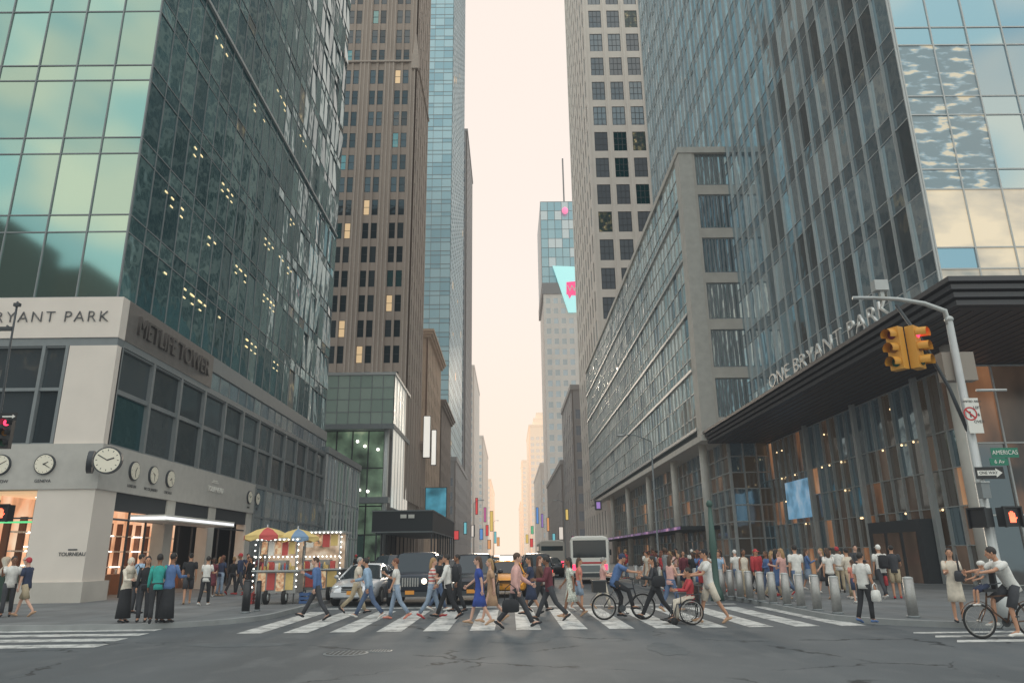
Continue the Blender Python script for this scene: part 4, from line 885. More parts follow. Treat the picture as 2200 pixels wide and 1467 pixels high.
# ================================================================= VEHICLES
def wheel(parent,x,y,r,wd):
    s=1 if x>0 else -1
    a=MB(); a.tube([(x-wd/2,y,r),(x-wd/2+.03,y,r),(x+wd/2-.03,y,r),(x+wd/2,y,r)],[r*.93,r,r,r*.93],n=22); wv=a.build('wheel',RUB,parent,True,False)
    a=MB(); a.tube([(x+s*(wd/2-.01),y,r),(x+s*(wd/2+.012),y,r)],r*.64,n=16); a.build('rim',STEEL,wv,False,False)
def car(label,loc,rz,kind,rgb,cat='car',lit=True,roof_sign=False,group=None):
    t=thing({'sedan':'sedan_car','suv':'suv_car','jeep':'boxy_suv_car'}[kind],label,cat,loc,rz,group)
    P=mat('car_paint_%d_%d_%d'%rgb,s2l(*rgb),rough=.22,metal=.35,spec=.6)
    if kind=='sedan':
        st=[(-2.32,.45,.80,.70),(-2.2,.3,.98,.82),(-1.5,.22,1.0,.89),(0,.2,.96,.91),(.9,.22,.95,.9),(1.8,.25,.82,.86),(2.15,.28,.70,.80),(2.3,.36,.6,.68)]
        gh=[(-1.95,.97,.76,.72),(-1.2,1.36,.78,.58),(-.4,1.45,.79,.60),(.25,1.41,.79,.59),(1.1,.95,.78,.74)]; hl=(.63,2.08,.66); H=1.45
    elif kind=='suv':
        st=[(-2.35,.45,1.0,.80),(-2.28,.32,1.12,.88),(-1.5,.28,1.12,.93),(0,.28,1.08,.94),(1.0,.28,1.07,.93),(2.0,.32,.98,.9),(2.3,.36,.86,.84),(2.38,.42,.75,.76)]
        gh=[(-2.3,1.12,.82,.8),(-2.1,1.66,.83,.68),(-.4,1.76,.84,.69),(.3,1.7,.84,.67),(1.15,1.07,.82,.78)]; hl=(.68,2.25,.78); H=1.76
    else:
        st=[(-2.3,.5,1.1,.82),(-2.25,.4,1.15,.86),(-1.5,.38,1.15,.9),(0,.38,1.14,.9),(1.0,.38,1.14,.9),(2.05,.42,1.1,.86),(2.22,.42,1.06,.82),(2.25,.45,1.0,.8)]
        gh=[(-2.25,1.15,.84,.82),(-2.15,1.76,.84,.76),(-.4,1.84,.84,.76),(.55,1.8,.84,.74),(.95,1.14,.84,.8)]; hl=(.5,2.22,.86); H=1.85
    rings=[]
    for y,zl,zt,wd in st:
        pr=[(-wd*.88,zl),(-wd*.98,zl+.12),(-wd,(zl+zt)/2+.05),(-wd*.97,zt-.1),(-wd*.86,zt-.015),(-wd*.45,zt+.02),(0,zt+.03)]
        pr=pr+[(-x_,z_) for x_,z_ in pr[-2::-1]]
        rings.append([(x_,y,z_) for x_,z_ in pr])
    a=MB(); a.loft(rings); a.build('body',P,t,True,False)
    rings=[]
    for y,zt,wb,wt in gh:
        zb=st[3][2]-.06; zt=max(zt,zb+.02)
        pr=[(-wb,zb),((-wt*.9-wb*.1),zt-.07*(zt-zb>.1)),(-wt*.8,zt),(0,zt+.02)]; pr+=[(-x_,z_) for x_,z_ in pr[-2::-1]]
        rings.append([(x_,y,z_) for x_,z_ in pr])
    a=MB(); a.loft(rings); a.build('windows',GL_CAR,t,False,False)
    rr=[]
    for y,zt,wb,wt in gh[1:4]:
        pr=[(-wt*.93,zt-.04),(-wt*.8,zt+.012),(0,zt+.035),(wt*.8,zt+.012),(wt*.93,zt-.04)]; rr.append([(x_,y,z_) for x_,z_ in pr]+[(x_,y,z_-.03) for x_,z_ in pr[::-1]])
    a=MB(); a.loft(rr)
    for s in (-1,1):
        for i in (0,3):
            y,zt,wb,wt=gh[i]; y2,zt2,wb2,wt2=gh[i+1]
            a.tube([(s*(wb if i==0 else wt*.95),y,max(zt,st[3][2])-.02),(s*(wt2*.95 if i==0 else wb2),y2,max(zt2,st[3][2]-.02))],.035,n=6)
        y=-.45; a.tube([(s*gh[2][2]*1.0,y,st[3][2]-.04),(s*gh[2][3]*.99,y,gh[2][1]-.05)],.035,n=6)
    a.build('roof',P,t,True,False)
    fy=st[-1][0]
    for s in (-1,1):
        a=MB(); a.ell((s*hl[0],hl[1]-.02,hl[2]),.17 if kind!='jeep' else .11,.13,.085 if kind!='jeep' else .11,12,8); a.build('headlight',HEADL if lit else HEADOFF,t,True,False)
        a=MB(); a.box(s*(st[3][3]-.12),s*st[3][3]*.9,st[0][0]+.02,st[0][0]+.12,.72,.9); a.build('tail_light',mat('tail_lamp',(.5,.02,.02),emit=(1,.08,.05),es=1.6),t,False,False)
        a=MB(); a.ell((s*(st[3][3]+.1),.75,st[3][2]+.03),.1,.06,.075,8,6); a.tube([(s*(st[3][3]-.08),.78,st[3][2]-.03),(s*(st[3][3]+.1),.75,st[3][2]+.01)],.02,n=6); a.build('mirror',P,t,True,False)
        for y in (-1.4,1.42): wheel(t,s*(st[3][3]-.1),y,.33 if kind=='sedan' else .38,.22)
    a=MB()
    if kind=='jeep':
        for k in range(7): a.box(-.3+k*.09,-.25+k*.09,fy-.01,fy+.02,.68,.98)
    else:
        for k in range(4): a.box(-.38,.38,fy-.06,fy+.015,hl[2]-.16+k*.055,hl[2]-.13+k*.055)
    a.build('grille',BLACK if kind!='jeep' else STEEL,t,False,False)
    a=MB(); a.box(-.75,.75,fy-.16,fy+.06,.34,.5); a.build('front_bumper',METAL_D if kind!='sedan' else P,t,False,False)
    a=MB(); a.box(-.16,.16,fy+.06,fy+.075,.42,.55); a.build('number_plate',ml('plate_orange',(225,150,60)),t,False,False)
    if roof_sign: MB().box(-.3,.3,-.3,-.15,H+.03,H+.2).build('roof_sign',LITW,t,False,False)
    return t
B=R(180)
c=g(762,1303); car('silver sedan stopped at the crosswalk left of the boxy black one',(c.x,c.y+2.2,0),B-R(3),'sedan',(204,205,208),lit=False)
c=g(880,1303); car('black boxy off-road car with slotted grille at the crosswalk',(c.x,c.y+2.2,0),B,'jeep',(46,52,62),lit=True)
c=g(1012,1300); car('black large car with lit headlights in the middle of the crosswalk queue',(c.x,c.y+2.4,0),B,'suv',(44,46,52),lit=True)
c=g(1088,1284); car('yellow taxi with glowing headlights behind the walking man',(c.x,c.y+2.4,0),B,'sedan',(232,158,48),cat='taxi',roof_sign=True)
c=g(812,1270); car('dark car second in the left lane behind the silver sedan',(c.x,c.y+3.5,0),B,'suv',(74,76,82))
c=g(952,1266); car('dark grey sedan far back in the middle lane',(c.x,c.y+4.5,0),B,'sedan',(84,84,90))
c=g(1040,1258); car('white car far back facing us in the oncoming lane',(c.x,c.y+3.5,0),B,'sedan',(210,208,202))
c=g(1158,1264); car('dark car with red tail lights driving away right of centre',(c.x,c.y+4,0),0,'suv',(68,64,66))
c=g(1198,1246); car('black sedan driving away ahead of the white bus',(c.x,c.y+8,0),0,'sedan',(52,52,56))
c=g(1140,1230); car('small distant white car driving away near the centre line',(c.x,c.y+6,0),0,'sedan',(200,198,195))
c=g(1012,1232); car('small distant dark car in the oncoming lane',(c.x,c.y+6,0),B,'suv',(86,78,74))
c=g(1066,1226); car('distant yellow taxi in the oncoming lane',(c.x,c.y+6,0),B,'sedan',(228,156,60),cat='taxi',roof_sign=True)
c=g(978,1244); car('yellow taxi half hidden between the walkers left of centre',(c.x,c.y+6,0),B,'sedan',(228,165,65),cat='taxi',roof_sign=True)
c=g(1118,1222); car('far dark sedan driving away at the bright street end',(c.x,c.y+10,0),0,'sedan',(96,86,80))
c=g(1172,1226); car('far yellow taxi driving away right of centre',(c.x,c.y+10,0),0,'sedan',(225,158,62),cat='taxi')
def boxcar(label,name,cat,loc,rz,W,Ln,Hh,m,glassz,stripe=None):
    t=thing(name,label,cat,loc,rz)
    def sec(y,k,zt): 
        w2=W/2*k; return [(-w2,y,.35),(-w2,y,zt-.3),(-w2+.12,y,zt-.08),(-w2+.35,y,zt),(w2-.35,y,zt),(w2-.12,y,zt-.08),(w2,y,zt-.3),(w2,y,.35)]
    a=MB(); a.loft([sec(-Ln/2,.95,Hh-.08),sec(-Ln/2+.15,1,Hh),sec(Ln/2-.3,1,Hh),sec(Ln/2,.93,Hh-.15)]); a.build('body',m,t,False,False)
    MB().box(-W*.42,W*.42,-Ln/2-.012,-Ln/2+.04,glassz[0],glassz[1]).build('rear_window',GL_CAR,t,False,False)
    for s in (-1,1):
        MB().box(s*W/2-.0*s,s*(W/2+.012),-Ln/2+.6,Ln/2-.9,glassz[0],glassz[1]).build('side_window_band',GL_CAR,t,False,False)
        a=MB(); a.box(s*W*.34,s*W*.44,-Ln/2-.02,-Ln/2+.03,.8,1.1); a.build('tail_light',REDL,t,False,False)
        for y in (-Ln*.28,Ln*.3): wheel(t,s*(W/2-.16),y,.44,.28)
    MB().box(-W*.47,W*.47,-Ln/2-.08,-Ln/2+.02,.4,.62).build('rear_bumper',METAL_D,t,False,False)
    if stripe:
        MB().box(-W*.3,W*.3,-Ln/2-.014,-Ln/2+.02,1.15,1.25).build('stripe',stripe,t,False,False)
        MB().box(-W*.25,W*.25,-Ln/2-.014,-Ln/2+.02,.68,1.05).build('engine_grille',METAL_G,t,False,False)
        for s in (-1,1): MB().box(s*(W/2+.02),s*(W/2+.22),Ln/2-.6,Ln/2-.5,1.6,2.0).build('mirror',BLACK,t,False,False)
    return t
c=g(1283,1252); boxcar('white shuttle bus with red tail lights driving away in the right lane','shuttle_bus','bus',(c.x,c.y+3,0),R(-7),2.35,8.5,2.75,WHITE,(1.5,2.5),RED)
c=g(1202,1240); boxcar('pale delivery truck driving away beyond the black sedan','delivery_truck','truck',(c.x,c.y+12,0),0,2.3,6,2.9,ml('truck_grey',(175,168,160)),(2.0,2.4))
# ================================================================= PEOPLE
CO={'white':(222,219,214),'cream':(216,204,188),'black':(38,39,43),'charcoal':(62,63,68),'navy':(50,60,86),'blue':(84,112,158),'light blue':(150,174,198),'royal blue':(54,78,156),'teal':(50,158,148),'red':(180,60,66),'maroon':(108,50,60),'pink':(218,170,162),'coral':(208,130,114),'khaki':(176,160,134),'grey':(138,139,141),'denim':(86,104,134),'pale denim':(142,158,178),'yellow':(208,188,92),'green':(80,126,90),'orange':(200,140,96),'tan':(186,150,120),'brown':(98,72,56),'violet':(128,100,155)}
def cm(c): return ml('cloth_'+c.replace(' ','_'),CO[c],rough=.85,var=.16,scale=9,bump=.35)
STRIPE=mat('striped_cloth',(.6,.4,.35),rough=.85)
def _stripe():
    nt=STRIPE.node_tree; tc=nt.nodes.new('ShaderNodeTexCoord'); wv=nt.nodes.new('ShaderNodeTexWave'); wv.bands_direction='Z'; wv.inputs['Scale'].default_value=3.2
    r=nt.nodes.new('ShaderNodeValToRGB'); r.color_ramp.elements[0].color=(.75,.7,.65,1); r.color_ramp.elements[1].color=(.6,.16,.14,1); r.color_ramp.elements[0].position=.45; r.color_ramp.elements[1].position=.55
    nt.links.new(tc.outputs['Object'],wv.inputs[0]); nt.links.new(wv.outputs['Fac'],r.inputs[0]); nt.links.new(r.outputs[0],nt.nodes['Principled BSDF'].inputs['Base Color'])
_stripe()
FLORAL=mat('floral_cloth',(.65,.66,.58),rough=.85,var=.5,scale=22)
HAIRC={'dark':(40,35,33),'brown':(80,58,44),'blond':(164,130,90),'grey':(150,148,145),'auburn':(110,66,48)}
SK=[ml('skin_light',(216,170,148),rough=.55),ml('skin_mid',(192,142,114),rough=.55),ml('skin_brown',(140,98,74),rough=.55),ml('skin_dark',(94,66,52),rough=.55)]
EYE=mat('eye_dark',(.02,.015,.012),rough=.3); LIP=mat('lip_tone',(.35,.12,.1),rough=.5)
WALK=(19,4,-15,20); WALK2=(-16,24,20,4); STRIDE=(27,3,-22,20); STAND=(3,3,-3,3); STROLL=(12,8,-10,14)
AWALK=(-18,14,20,26); AW2=(20,26,-18,14); AST=(4,12,-2,10); APHONE=(28,95,0,12); AHOLD=(20,70,18,75)
SKIN_JOBS=[]
RJ=random.Random(5)
def person(pos,rz,H=1.75,sex='m',legs=WALK,arms=AWALK,lean=3,top=('tee','white'),bot=('trousers','navy'),shoe='black',hair=('short','dark'),skin=1,label='',group=None,turn=None,seat=None,abd=7,hi=True):
    if seat is None:
        legs=tuple(q+RJ.uniform(-4,4)*(1 if abs(q)>6 else .3) for q in legs); arms=tuple(q+RJ.uniform(-7,7) for q in arms)
    if turn is None: turn=RJ.uniform(-22,22)
    s=H/1.75; X=Vector((1,0,0)); la=R(lean); up=Vector((0,sin(la),cos(la))); fw=Vector((0,cos(la),-sin(la)))
    hw=.185 if sex=='m' else .158; hipw=.092 if sex=='m' else .088
    L_=[]; mz=1e9
    for sg,(th,kn) in ((1,legs[:2]),(-1,legs[2:])):
        a=R(th); b=R(th-kn); hip=Vector((sg*hipw,0,-.02))*s
        knee=hip+Vector((sg*.01,sin(a),-cos(a)))*.43*s; ank=knee+Vector((0,sin(b),-cos(b)))*.41*s
        t_=(b*.75 if seat is None else b*.3); f=Vector((0,cos(t_),sin(t_))); dn=Vector((0,sin(t_),-cos(t_)))
        heel=ank-f*.05*s+dn*.05*s; toe=ank+f*.17*s+dn*.062*s; L_.append((hip,knee,ank,heel,toe,f,dn))
        mz=min(mz,heel.z-.036*s,toe.z-.028*s)
    O=Vector((0,0,-mz)) if seat is None else Vector((0,0,seat))
    V=[];E=[];Rr=[];roots=[]
    def av(p,r,pr=None,root=False):
        V.append(Vector(p)+O); Rr.append(r*s); 
        if pr is not None:E.append((pr,len(V)-1))
        if root:roots.append(len(V)-1)
        return len(V)-1
    pel=av((0,0,0),.11,root=True); wa=av(up*.2*s,.095,pel); ch=av(up*.38*s,.11,wa); nb=av(up*.5*s,.06,ch); nk=av(up*.57*s,.052,nb); hd=av(up*.66*s+fw*.012*s,.07,nk); av(up*.74*s+fw*.012*s,.06,hd)
    for hip,knee,ank,heel,toe,f,dn in L_:
        h_=av(hip,.082,pel); k_=av(knee,.052,h_); c_=av(knee.lerp(ank,.35),.05,k_); n_=av(ank,.036,c_); b_=av(ank.lerp(toe,.55),.034,n_); av(toe,.024,b_)
    A_=[]
    for sg,(sh,el) in ((1,arms[:2]),(-1,arms[2:])):
        sp_=up*.455*s+X*sg*hw*s; ab=R(abd)
        a=R(sh)+la*.3; ud=Vector((sg*sin(ab),sin(a)*cos(ab),-cos(a)*cos(ab))); b=a+R(el); fd=Vector((sg*sin(ab)*.3,sin(b),-cos(b))).normalized()
        elb=sp_+ud*.285*s; wr=elb+fd*.245*s; A_.append((sp_,elb,wr,fd))
        i=av(sp_,.052,ch); m_=av(sp_.lerp(elb,.5),.046,i); e_=av(elb,.038,m_); f_=av(elb.lerp(wr,.4),.036,e_); w_=av(wr,.025,f_); pm=wr+fd*.05*s; av(pm+fd*.02*s,.03,w_)
        u=fd.cross(X).normalized(); inn=-X*sg
        if hi:
            for k in range(4):
                ln=(.07,.082,.078,.06)[k]*s; b0=pm+u*(k-1.5)*.021*s+fd*.012*s; r0=av(b0,.0095,None,True); q=av(b0+fd*ln*.55+inn*.006*s,.009,r0); av(b0+fd*ln*.9+inn*.028*s,.0075,q)
            b0=wr+fd*.02*s-u*.02*s; r0=av(b0,.011,None,True); q=av(b0-u*.03*s+fd*.03*s+inn*.008*s,.010,r0); av(b0-u*.034*s+fd*.06*s+inn*.016*s,.008,q)
    me=bpy.data.meshes.new('person'); me.from_pydata([tuple(v) for v in V],E,[]); o=bpy.data.objects.new('person',me); col.objects.link(o)
    o.location=pos; o.rotation_euler=(0,0,rz); tag(o,label,'person',group)
    md=o.modifiers.new('skin','SKIN'); md.use_smooth_shade=True
    sv=me.skin_vertices[0].data
    for i,r in enumerate(Rr): sv[i].radius=(r,r); sv[i].use_root=False
    for i in roots: sv[i].use_root=True
    md2=o.modifiers.new('sub','SUBSURF'); md2.levels=1; md2.render_levels=1
    Rt=Matrix.Rotation(R(turn),3,'Z')@Matrix.Rotation(-la*.6,3,'X'); hc=up*.695*s+fw*.015*s+O
    SKIN_JOBS.append((o,hc,s,Rt,SK[skin]))
    def ring(h,rx,ry,yo=0,n=16): c=up*h*s+fw*yo*s+O; return [c+X*cos(2*pi*k/n)*rx*s+fw*sin(2*pi*k/n)*ry*s for k in range(n)]
    def vring(z,rx,ry,yo=0,n=16): c=O+Vector((0,yo*s,z*s)); return [c+Vector((cos(2*pi*k/n)*rx*s,sin(2*pi*k/n)*ry*s,0)) for k in range(n)]
    tk,tcx=top; tm=STRIPE if tcx=='striped' else (FLORAL if tcx=='floral' else cm(tcx))
    if sex=='m': prof=[(-.11,.168,.118),(0,.166,.12),(.12,.152,.112),(.25,.168,.122),(.37,.192,.125),(.44,.2,.11),(.485,.15,.09),(.512,.085,.07),(.53,.062,.058)]
    else: prof=[(-.11,.165,.12),(-.02,.165,.12),(.13,.128,.1),(.27,.145,.122),(.36,.162,.118),(.435,.168,.095),(.48,.12,.08),(.505,.07,.062),(.52,.055,.055)]
    a=MB()
    if tk=='dress':
        sp=max(abs(sin(R(legs[0]))),abs(sin(R(legs[2]))))
        a.loft([vring(-.47,.2,.15+.16*sp),vring(-.3,.185,.14+.08*sp),vring(-.12,.175,.125)]+[ring(*q) for q in prof[1:]])
    else: a.loft([ring(*q) for q in prof])
    if tk!='sleeveless' :
        for sp_,elb,wr,fd in A_:
            r0=.066 if sex=='m' else .056
            st_=sp_-(elb-sp_)*.02
            if tk in('tee','dress'): a.tube([st_+O,sp_.lerp(elb,.35)+O,sp_.lerp(elb,.68)+O],[r0*s,r0*s*.98,r0*s*.98],n=10,round_=False)
            else: a.tube([st_+O,sp_.lerp(elb,.5)+O,elb+O,elb.lerp(wr,.5)+O,wr.lerp(elb,.06)+O],[r0*s,r0*s*.92,r0*s*.86,r0*s*.74,r0*s*.6],n=10)
            a.ell(sp_+O,r0*s,r0*s,r0*s,10,6)
    a.build({'tee':'t_shirt','shirt':'shirt','dress':'dress','sleeveless':'vest_top'}[tk],tm,o,True,False)
    bk,bc=bot; bm_=cm(bc) if bc!='floral' else FLORAL
    if bk in('trousers','shorts'):
        a=MB(); a.loft([vring(-.14,.12,.085),vring(-.09,.16,.112),ring(-.02,.163,.115),ring(.06,.155,.112)])
        for hip,knee,ank,heel,toe,f,dn in L_:
            if bk=='trousers': a.tube([hip+O+Vector((0,0,.03*s)),hip.lerp(knee,.4)+O,knee+O,knee.lerp(ank,.5)+O,ank.lerp(knee,.03)+O],[.095*s,.085*s,.066*s,.06*s,.056*s],n=12)
            else: a.tube([hip+O+Vector((0,0,.03*s)),hip.lerp(knee,.5)+O,hip.lerp(knee,.95)+O],[.095*s,.092*s,.088*s],n=12)
        a.build(bk,bm_,o,True,False)
    elif bk=='skirt':
        sp=max(abs(sin(R(legs[0]))),abs(sin(R(legs[2])))); a=MB(); a.loft([vring(-.5,.2,.14+.15*sp),vring(-.25,.19,.13+.07*sp),vring(-.1,.172,.122),ring(.06,.14,.108)]); a.build('skirt',bm_,o,True,False)
    elif bk=='long skirt':
        sp=max(abs(sin(R(legs[0]))),abs(sin(R(legs[2])))); a=MB(); a.loft([vring(-.84,.22,.17+.3*sp),vring(-.5,.2,.15+.15*sp),vring(-.1,.172,.122),ring(.06,.14,.108)]); a.build('long_skirt',bm_,o,True,False)
    sm=cm(shoe)
    for hip,knee,ank,heel,toe,f,dn in L_:
        a=MB(); a.tube([heel-f*.012*s+dn*.0+O,heel+f*.02*s+O,ank.lerp(toe,.45)+dn*.012*s+O,toe-f*.02*s+O,toe+f*.035*s+O],[.03*s,.04*s,.042*s,.036*s,.02*s],n=10,round_=True,flat=.85); a.build('shoe',sm,o,True,False)
    hk,hcx=hair; hm=ml('hair_'+hcx,HAIRC[hcx],rough=.6) if hcx in HAIRC else cm(hcx)
    def HP(x_,y_,z_): return hc+Rt@(Vector((x_,y_,z_))*s)
    if hk!='bald':
        a=MB(); a.ell(HP(0,-.018,.028),.084*s,.1*s,.102*s,14,9,rot=Rt)
        nm='hair'
        if hk=='long': a.tube([HP(0,-.06,.03),HP(0,-.085,-.06),HP(0,-.085,-.17),HP(0,-.075,-.27)],[.078*s,.078*s,.085*s,.045*s],n=12,round_=True,flat=.6)
        if hk=='bun': a.ell(HP(0,-.1,.09),.045*s,.045*s,.045*s)
        if hk=='cap': a.add([HP(-.07,.05,.045),HP(.07,.05,.045),HP(.06,.15,.03),HP(-.06,.15,.03),HP(-.07,.05,.055),HP(.07,.05,.055),HP(.06,.15,.038),HP(-.06,.15,.038)],[(0,1,2,3),(4,5,6,7),(0,1,5,4),(1,2,6,5),(2,3,7,6),(3,0,4,7)]); nm='cap'
        if hk=='helmet': a=MB(); a.ell(HP(0,-.01,.05),.105*s,.135*s,.1*s,14,8,rot=Rt); nm='helmet'
        if hk=='scarf': a=MB(); a.ell(HP(0,-.016,.012),.094*s,.112*s,.125*s,14,9,rot=Rt); a.tube([HP(0,-.02,-.08),HP(0,-.02,-.15),HP(0,-.02,-.3)],[.08*s,.13*s,.19*s],n=14,flat=.75); nm='headscarf'
        a.build(nm,hm,o,True,False)
    return o,A_,O,s
def world_pt(o,p): return Matrix.Translation(o.location)@Matrix.Rotation(o.rotation_euler.z,4,'Z')@Vector(p)
def bag(label,o,off,size,c,name='handbag',cat='bag',strap=.35,back=False):
    p=world_pt(o,off); t=thing(name,label,cat,p,o.rotation_euler.z); sx,sy,sz=size
    a=MB(); rg=[]
    for z_,k in ((-.5,.75),(-.42,1),(.1,1),(.42,.85),(.5,.5)): rg.append([(sx/2*k*(1 if cos(q)>0 else -1)*abs(cos(q))**.5,sy/2*k*(1 if sin(q)>0 else -1)*abs(sin(q))**.5,z_*sz) for q in [2*pi*j/12+.01 for j in range(12)]])
    a.loft(rg); a.build('bag_body',cm(c),t,True,False)
    if back:
        for s in (-1,1): MB().tube([(s*.09,sy*.35,sz*.4),(s*.11,sy*.5+.12,sz*.48),(s*.12,sy*.5+.26,sz*.2),(s*.11,sy*.4+.1,-sz*.3)],.016,n=6).build('strap',cm(c),t,True,False)
        MB().box(-sx*.35,sx*.35,-sy*.5-.04,-sy*.42,-sz*.35,0).build('front_pocket',cm(c),t,False,False)
    else:
        MB().tube([(0,-sy*.35,sz*.4),(0,-sy*.3,sz*.5+strap*.7),(0,0,sz*.5+strap),(0,sy*.3,sz*.5+strap*.7),(0,sy*.35,sz*.4)],.012,n=6).build('strap',cm(c),t,True,False)
Rt_=-pi/2; Lf=pi/2; CAMF=pi; AWAY=0
def pp(px,py,z=0): p=g(px,py,z); return (p.x,p.y,z)
# --- left pavement
person(pp(10,1325,PZ),CAMF+.5,1.72,'m',STROLL,APHONE,3,('tee','white'),('trousers','charcoal'),'black',('short','dark'),2,'person in a white T-shirt looking at a phone at the left edge')
person(pp(46,1324,PZ),Lf,1.72,'m',WALK,APHONE,5,('tee','navy'),('shorts','khaki'),'tan',('cap','red'),0,'person in a red cap, navy T-shirt and khaki shorts by the clock shop')
o,A,O,s=person(pp(262,1337,PZ),Rt_-.4,1.63,'f',STAND,AHOLD,4,('shirt','cream'),('long skirt','black'),'black',('scarf','cream'),0,'person in a cream headscarf and long black skirt on the left corner')
bag('black handbag carried by the person in the cream headscarf',o,(-.2,.1,1.0),(.1,.3,.22),'black')
person(pp(303,1336,PZ),CAMF+.3,1.66,'f',STAND,AST,2,('shirt','black'),('trousers','charcoal'),'black',('long','dark'),1,'person all in black standing between the headscarf and the teal top')
person(pp(328,1339,PZ),AWAY+.5,1.72,'f',STROLL,(10,80,5,20),3,('shirt','teal'),('trousers','black'),'black',('short','dark'),2,'person in a teal top and black trousers on the left corner')
person(pp(354,1338,PZ),AWAY-.3,1.74,'f',STAND,AHOLD,4,('shirt','blue'),('long skirt','black'),'black',('short','dark'),2,'person in a blue wrap and long black skirt beside the teal top')
person(pp(288,1318,PZ),AWAY-.6,1.74,'m',STAND,AST,2,('tee','light blue'),('trousers','charcoal'),'black',('short','dark'),1,'person in a light blue T-shirt partly hidden behind the left corner group')
person(pp(400,1298,PZ),AWAY+.4,1.76,'m',STROLL,AST,2,('tee','black'),('shorts','charcoal'),'tan',('bun','dark'),1,'person in a black T-shirt and dark shorts in front of the lit shop')
person(pp(437,1301,PZ),AWAY,1.66,'f',STROLL,AHOLD,3,('tee','white'),('trousers','black'),'white',('short','dark'),1,'person in a white T-shirt and black trousers near the shop canopy')
# --- crosswalk
person(pp(678,1332),Lf,1.76,'m',STRIDE,(40,75,-15,10),8,('shirt','blue'),('trousers','charcoal'),'black',('short','brown'),0,'person in a blue shirt and grey trousers striding left past the food cart')
person(pp(790,1329),Lf,1.75,'m',STRIDE,(35,50,-25,15),10,('shirt','light blue'),('trousers','denim'),'white',('short','dark'),1,'person in a pale blue shirt and jeans leaning forward before the silver car')
person(pp(764,1318),Rt_,1.74,'m',WALK2,AW2,5,('tee','cream'),('trousers','khaki'),'black',('short','grey'),0,'person in a cream top behind the leaning walker at the silver car')
person(pp(850,1330),Lf,1.68,'f',WALK,APHONE,4,('tee','white'),('trousers','pale denim'),'coral',('short','auburn'),1,'person in a white T-shirt and pale jeans before the boxy black car')
person(pp(926,1328),Rt_,1.68,'f',WALK2,AHOLD,3,('tee','striped'),('trousers','pale denim'),'red',('long','blond'),0,'person in a red striped top and pale jeans on the crosswalk')
o,A,O,s=person(pp(962,1329),Lf,1.78,'m',WALK,AWALK,4,('shirt','white'),('trousers','black'),'black',('short','dark'),1,'person in a white shirt and black trousers wearing a backpack')
bag('black backpack on the person in a white shirt',o,(0,-.21,1.22),(.3,.2,.45),'black','backpack','backpack',back=True)
person(pp(984,1316),Lf,1.74,'m',STROLL,AST,3,('tee','charcoal'),('trousers','black'),'black',('short','dark'),2,'person in a charcoal T-shirt half hidden behind the backpack wearer')
person(pp(942,1312),Rt_,1.7,'m',WALK,AWALK,3,('tee','black'),('trousers','denim'),'white',('cap','black'),1,'person in a black cap between the striped top and the white shirt')
o,A,O,s=person(pp(1030,1342),Lf,1.7,'f',WALK,(15,30,-20,20),3,('dress','royal blue'),('none','black'),'tan',('long','brown'),0,'person in a short royal blue dress with long brown hair')
bag('brown handbag hanging beside the royal blue dress',o,(.27,.02,.95),(.1,.28,.24),'brown')
person(pp(1056,1336),Lf,1.66,'f',WALK2,AW2,3,('dress','tan'),('none','black'),'tan',('long','blond'),0,'person in a tan dress just right of the royal blue dress')
o,A,O,s=person(pp(1108,1350),Rt_,1.82,'m',STRIDE,(-12,18,22,30),4,('shirt','pink'),('trousers','charcoal'),'black',('short','brown'),0,'tall person in a pale pink shirt and dark trousers striding at the centre')
bag('black carrier bag held by the tall person in the pale pink shirt',o,(.3,-.12,.55),(.14,.42,.3),'black','carrier_bag')
person(pp(1142,1322),Lf,1.68,'f',WALK,AWALK,3,('dress','navy'),('none','black'),'black',('long','dark'),1,'person in a navy dress with long dark hair behind the tall walker')
person(pp(1160,1313),Rt_,1.7,'f',WALK2,AHOLD,2,('shirt','brown'),('trousers','black'),'black',('long','auburn'),0,'person in a brown top with auburn hair left of the maroon sweater')
person(pp(1182,1333),Lf,1.74,'m',STRIDE,AHOLD,5,('shirt','maroon'),('trousers','charcoal'),'black',('short','dark'),2,'person in a maroon sweater striding with both hands in front')
person(pp(1228,1326),Lf,1.66,'f',WALK2,AW2,3,('dress','floral'),('none','white'),'tan',('long','dark'),2,'person in a white patterned dress right of the maroon sweater')
person(pp(1246,1312),Rt_,1.6,'f',STROLL,AST,2,('tee','coral'),('shorts','pale denim'),'white',('long','brown'),1,'person in a coral T-shirt half hidden by the patterned dress')
person(pp(1298,1308),Rt_,1.62,'f',WALK,AHOLD,3,('tee','pink'),('trousers','cream'),'tan',('short','grey'),0,'grey-haired person in a pink top behind the cyclist')
o,A,O,s=person(pp(1413,1331),Lf,1.7,'f',STRIDE,AHOLD,4,('shirt','charcoal'),('trousers','black'),'black',('long','dark'),1,'person in charcoal with long dark hair left of the wheelchair')
bag('black shoulder bag beside the person in charcoal',o,(-.25,-.05,1.0),(.12,.36,.28),'black')
person(pp(1445,1313),Rt_+.5,1.68,'f',WALK,AHOLD,3,('sleeveless','pink'),('trousers','denim'),'tan',('long','brown'),0,'person in a pink sleeveless top behind the wheelchair')
o,A,O,s=person(pp(1530,1338),Lf,1.84,'m',(20,4,-20,12),(30,42,26,45),5,('tee','white'),('shorts','cream'),'tan',('cap','black'),1,'person in a black cap, white T-shirt and cream shorts pushing the wheelchair')
bag('red shoulder bag worn by the person pushing the wheelchair',o,(.2,.08,1.12),(.1,.26,.3),'red')
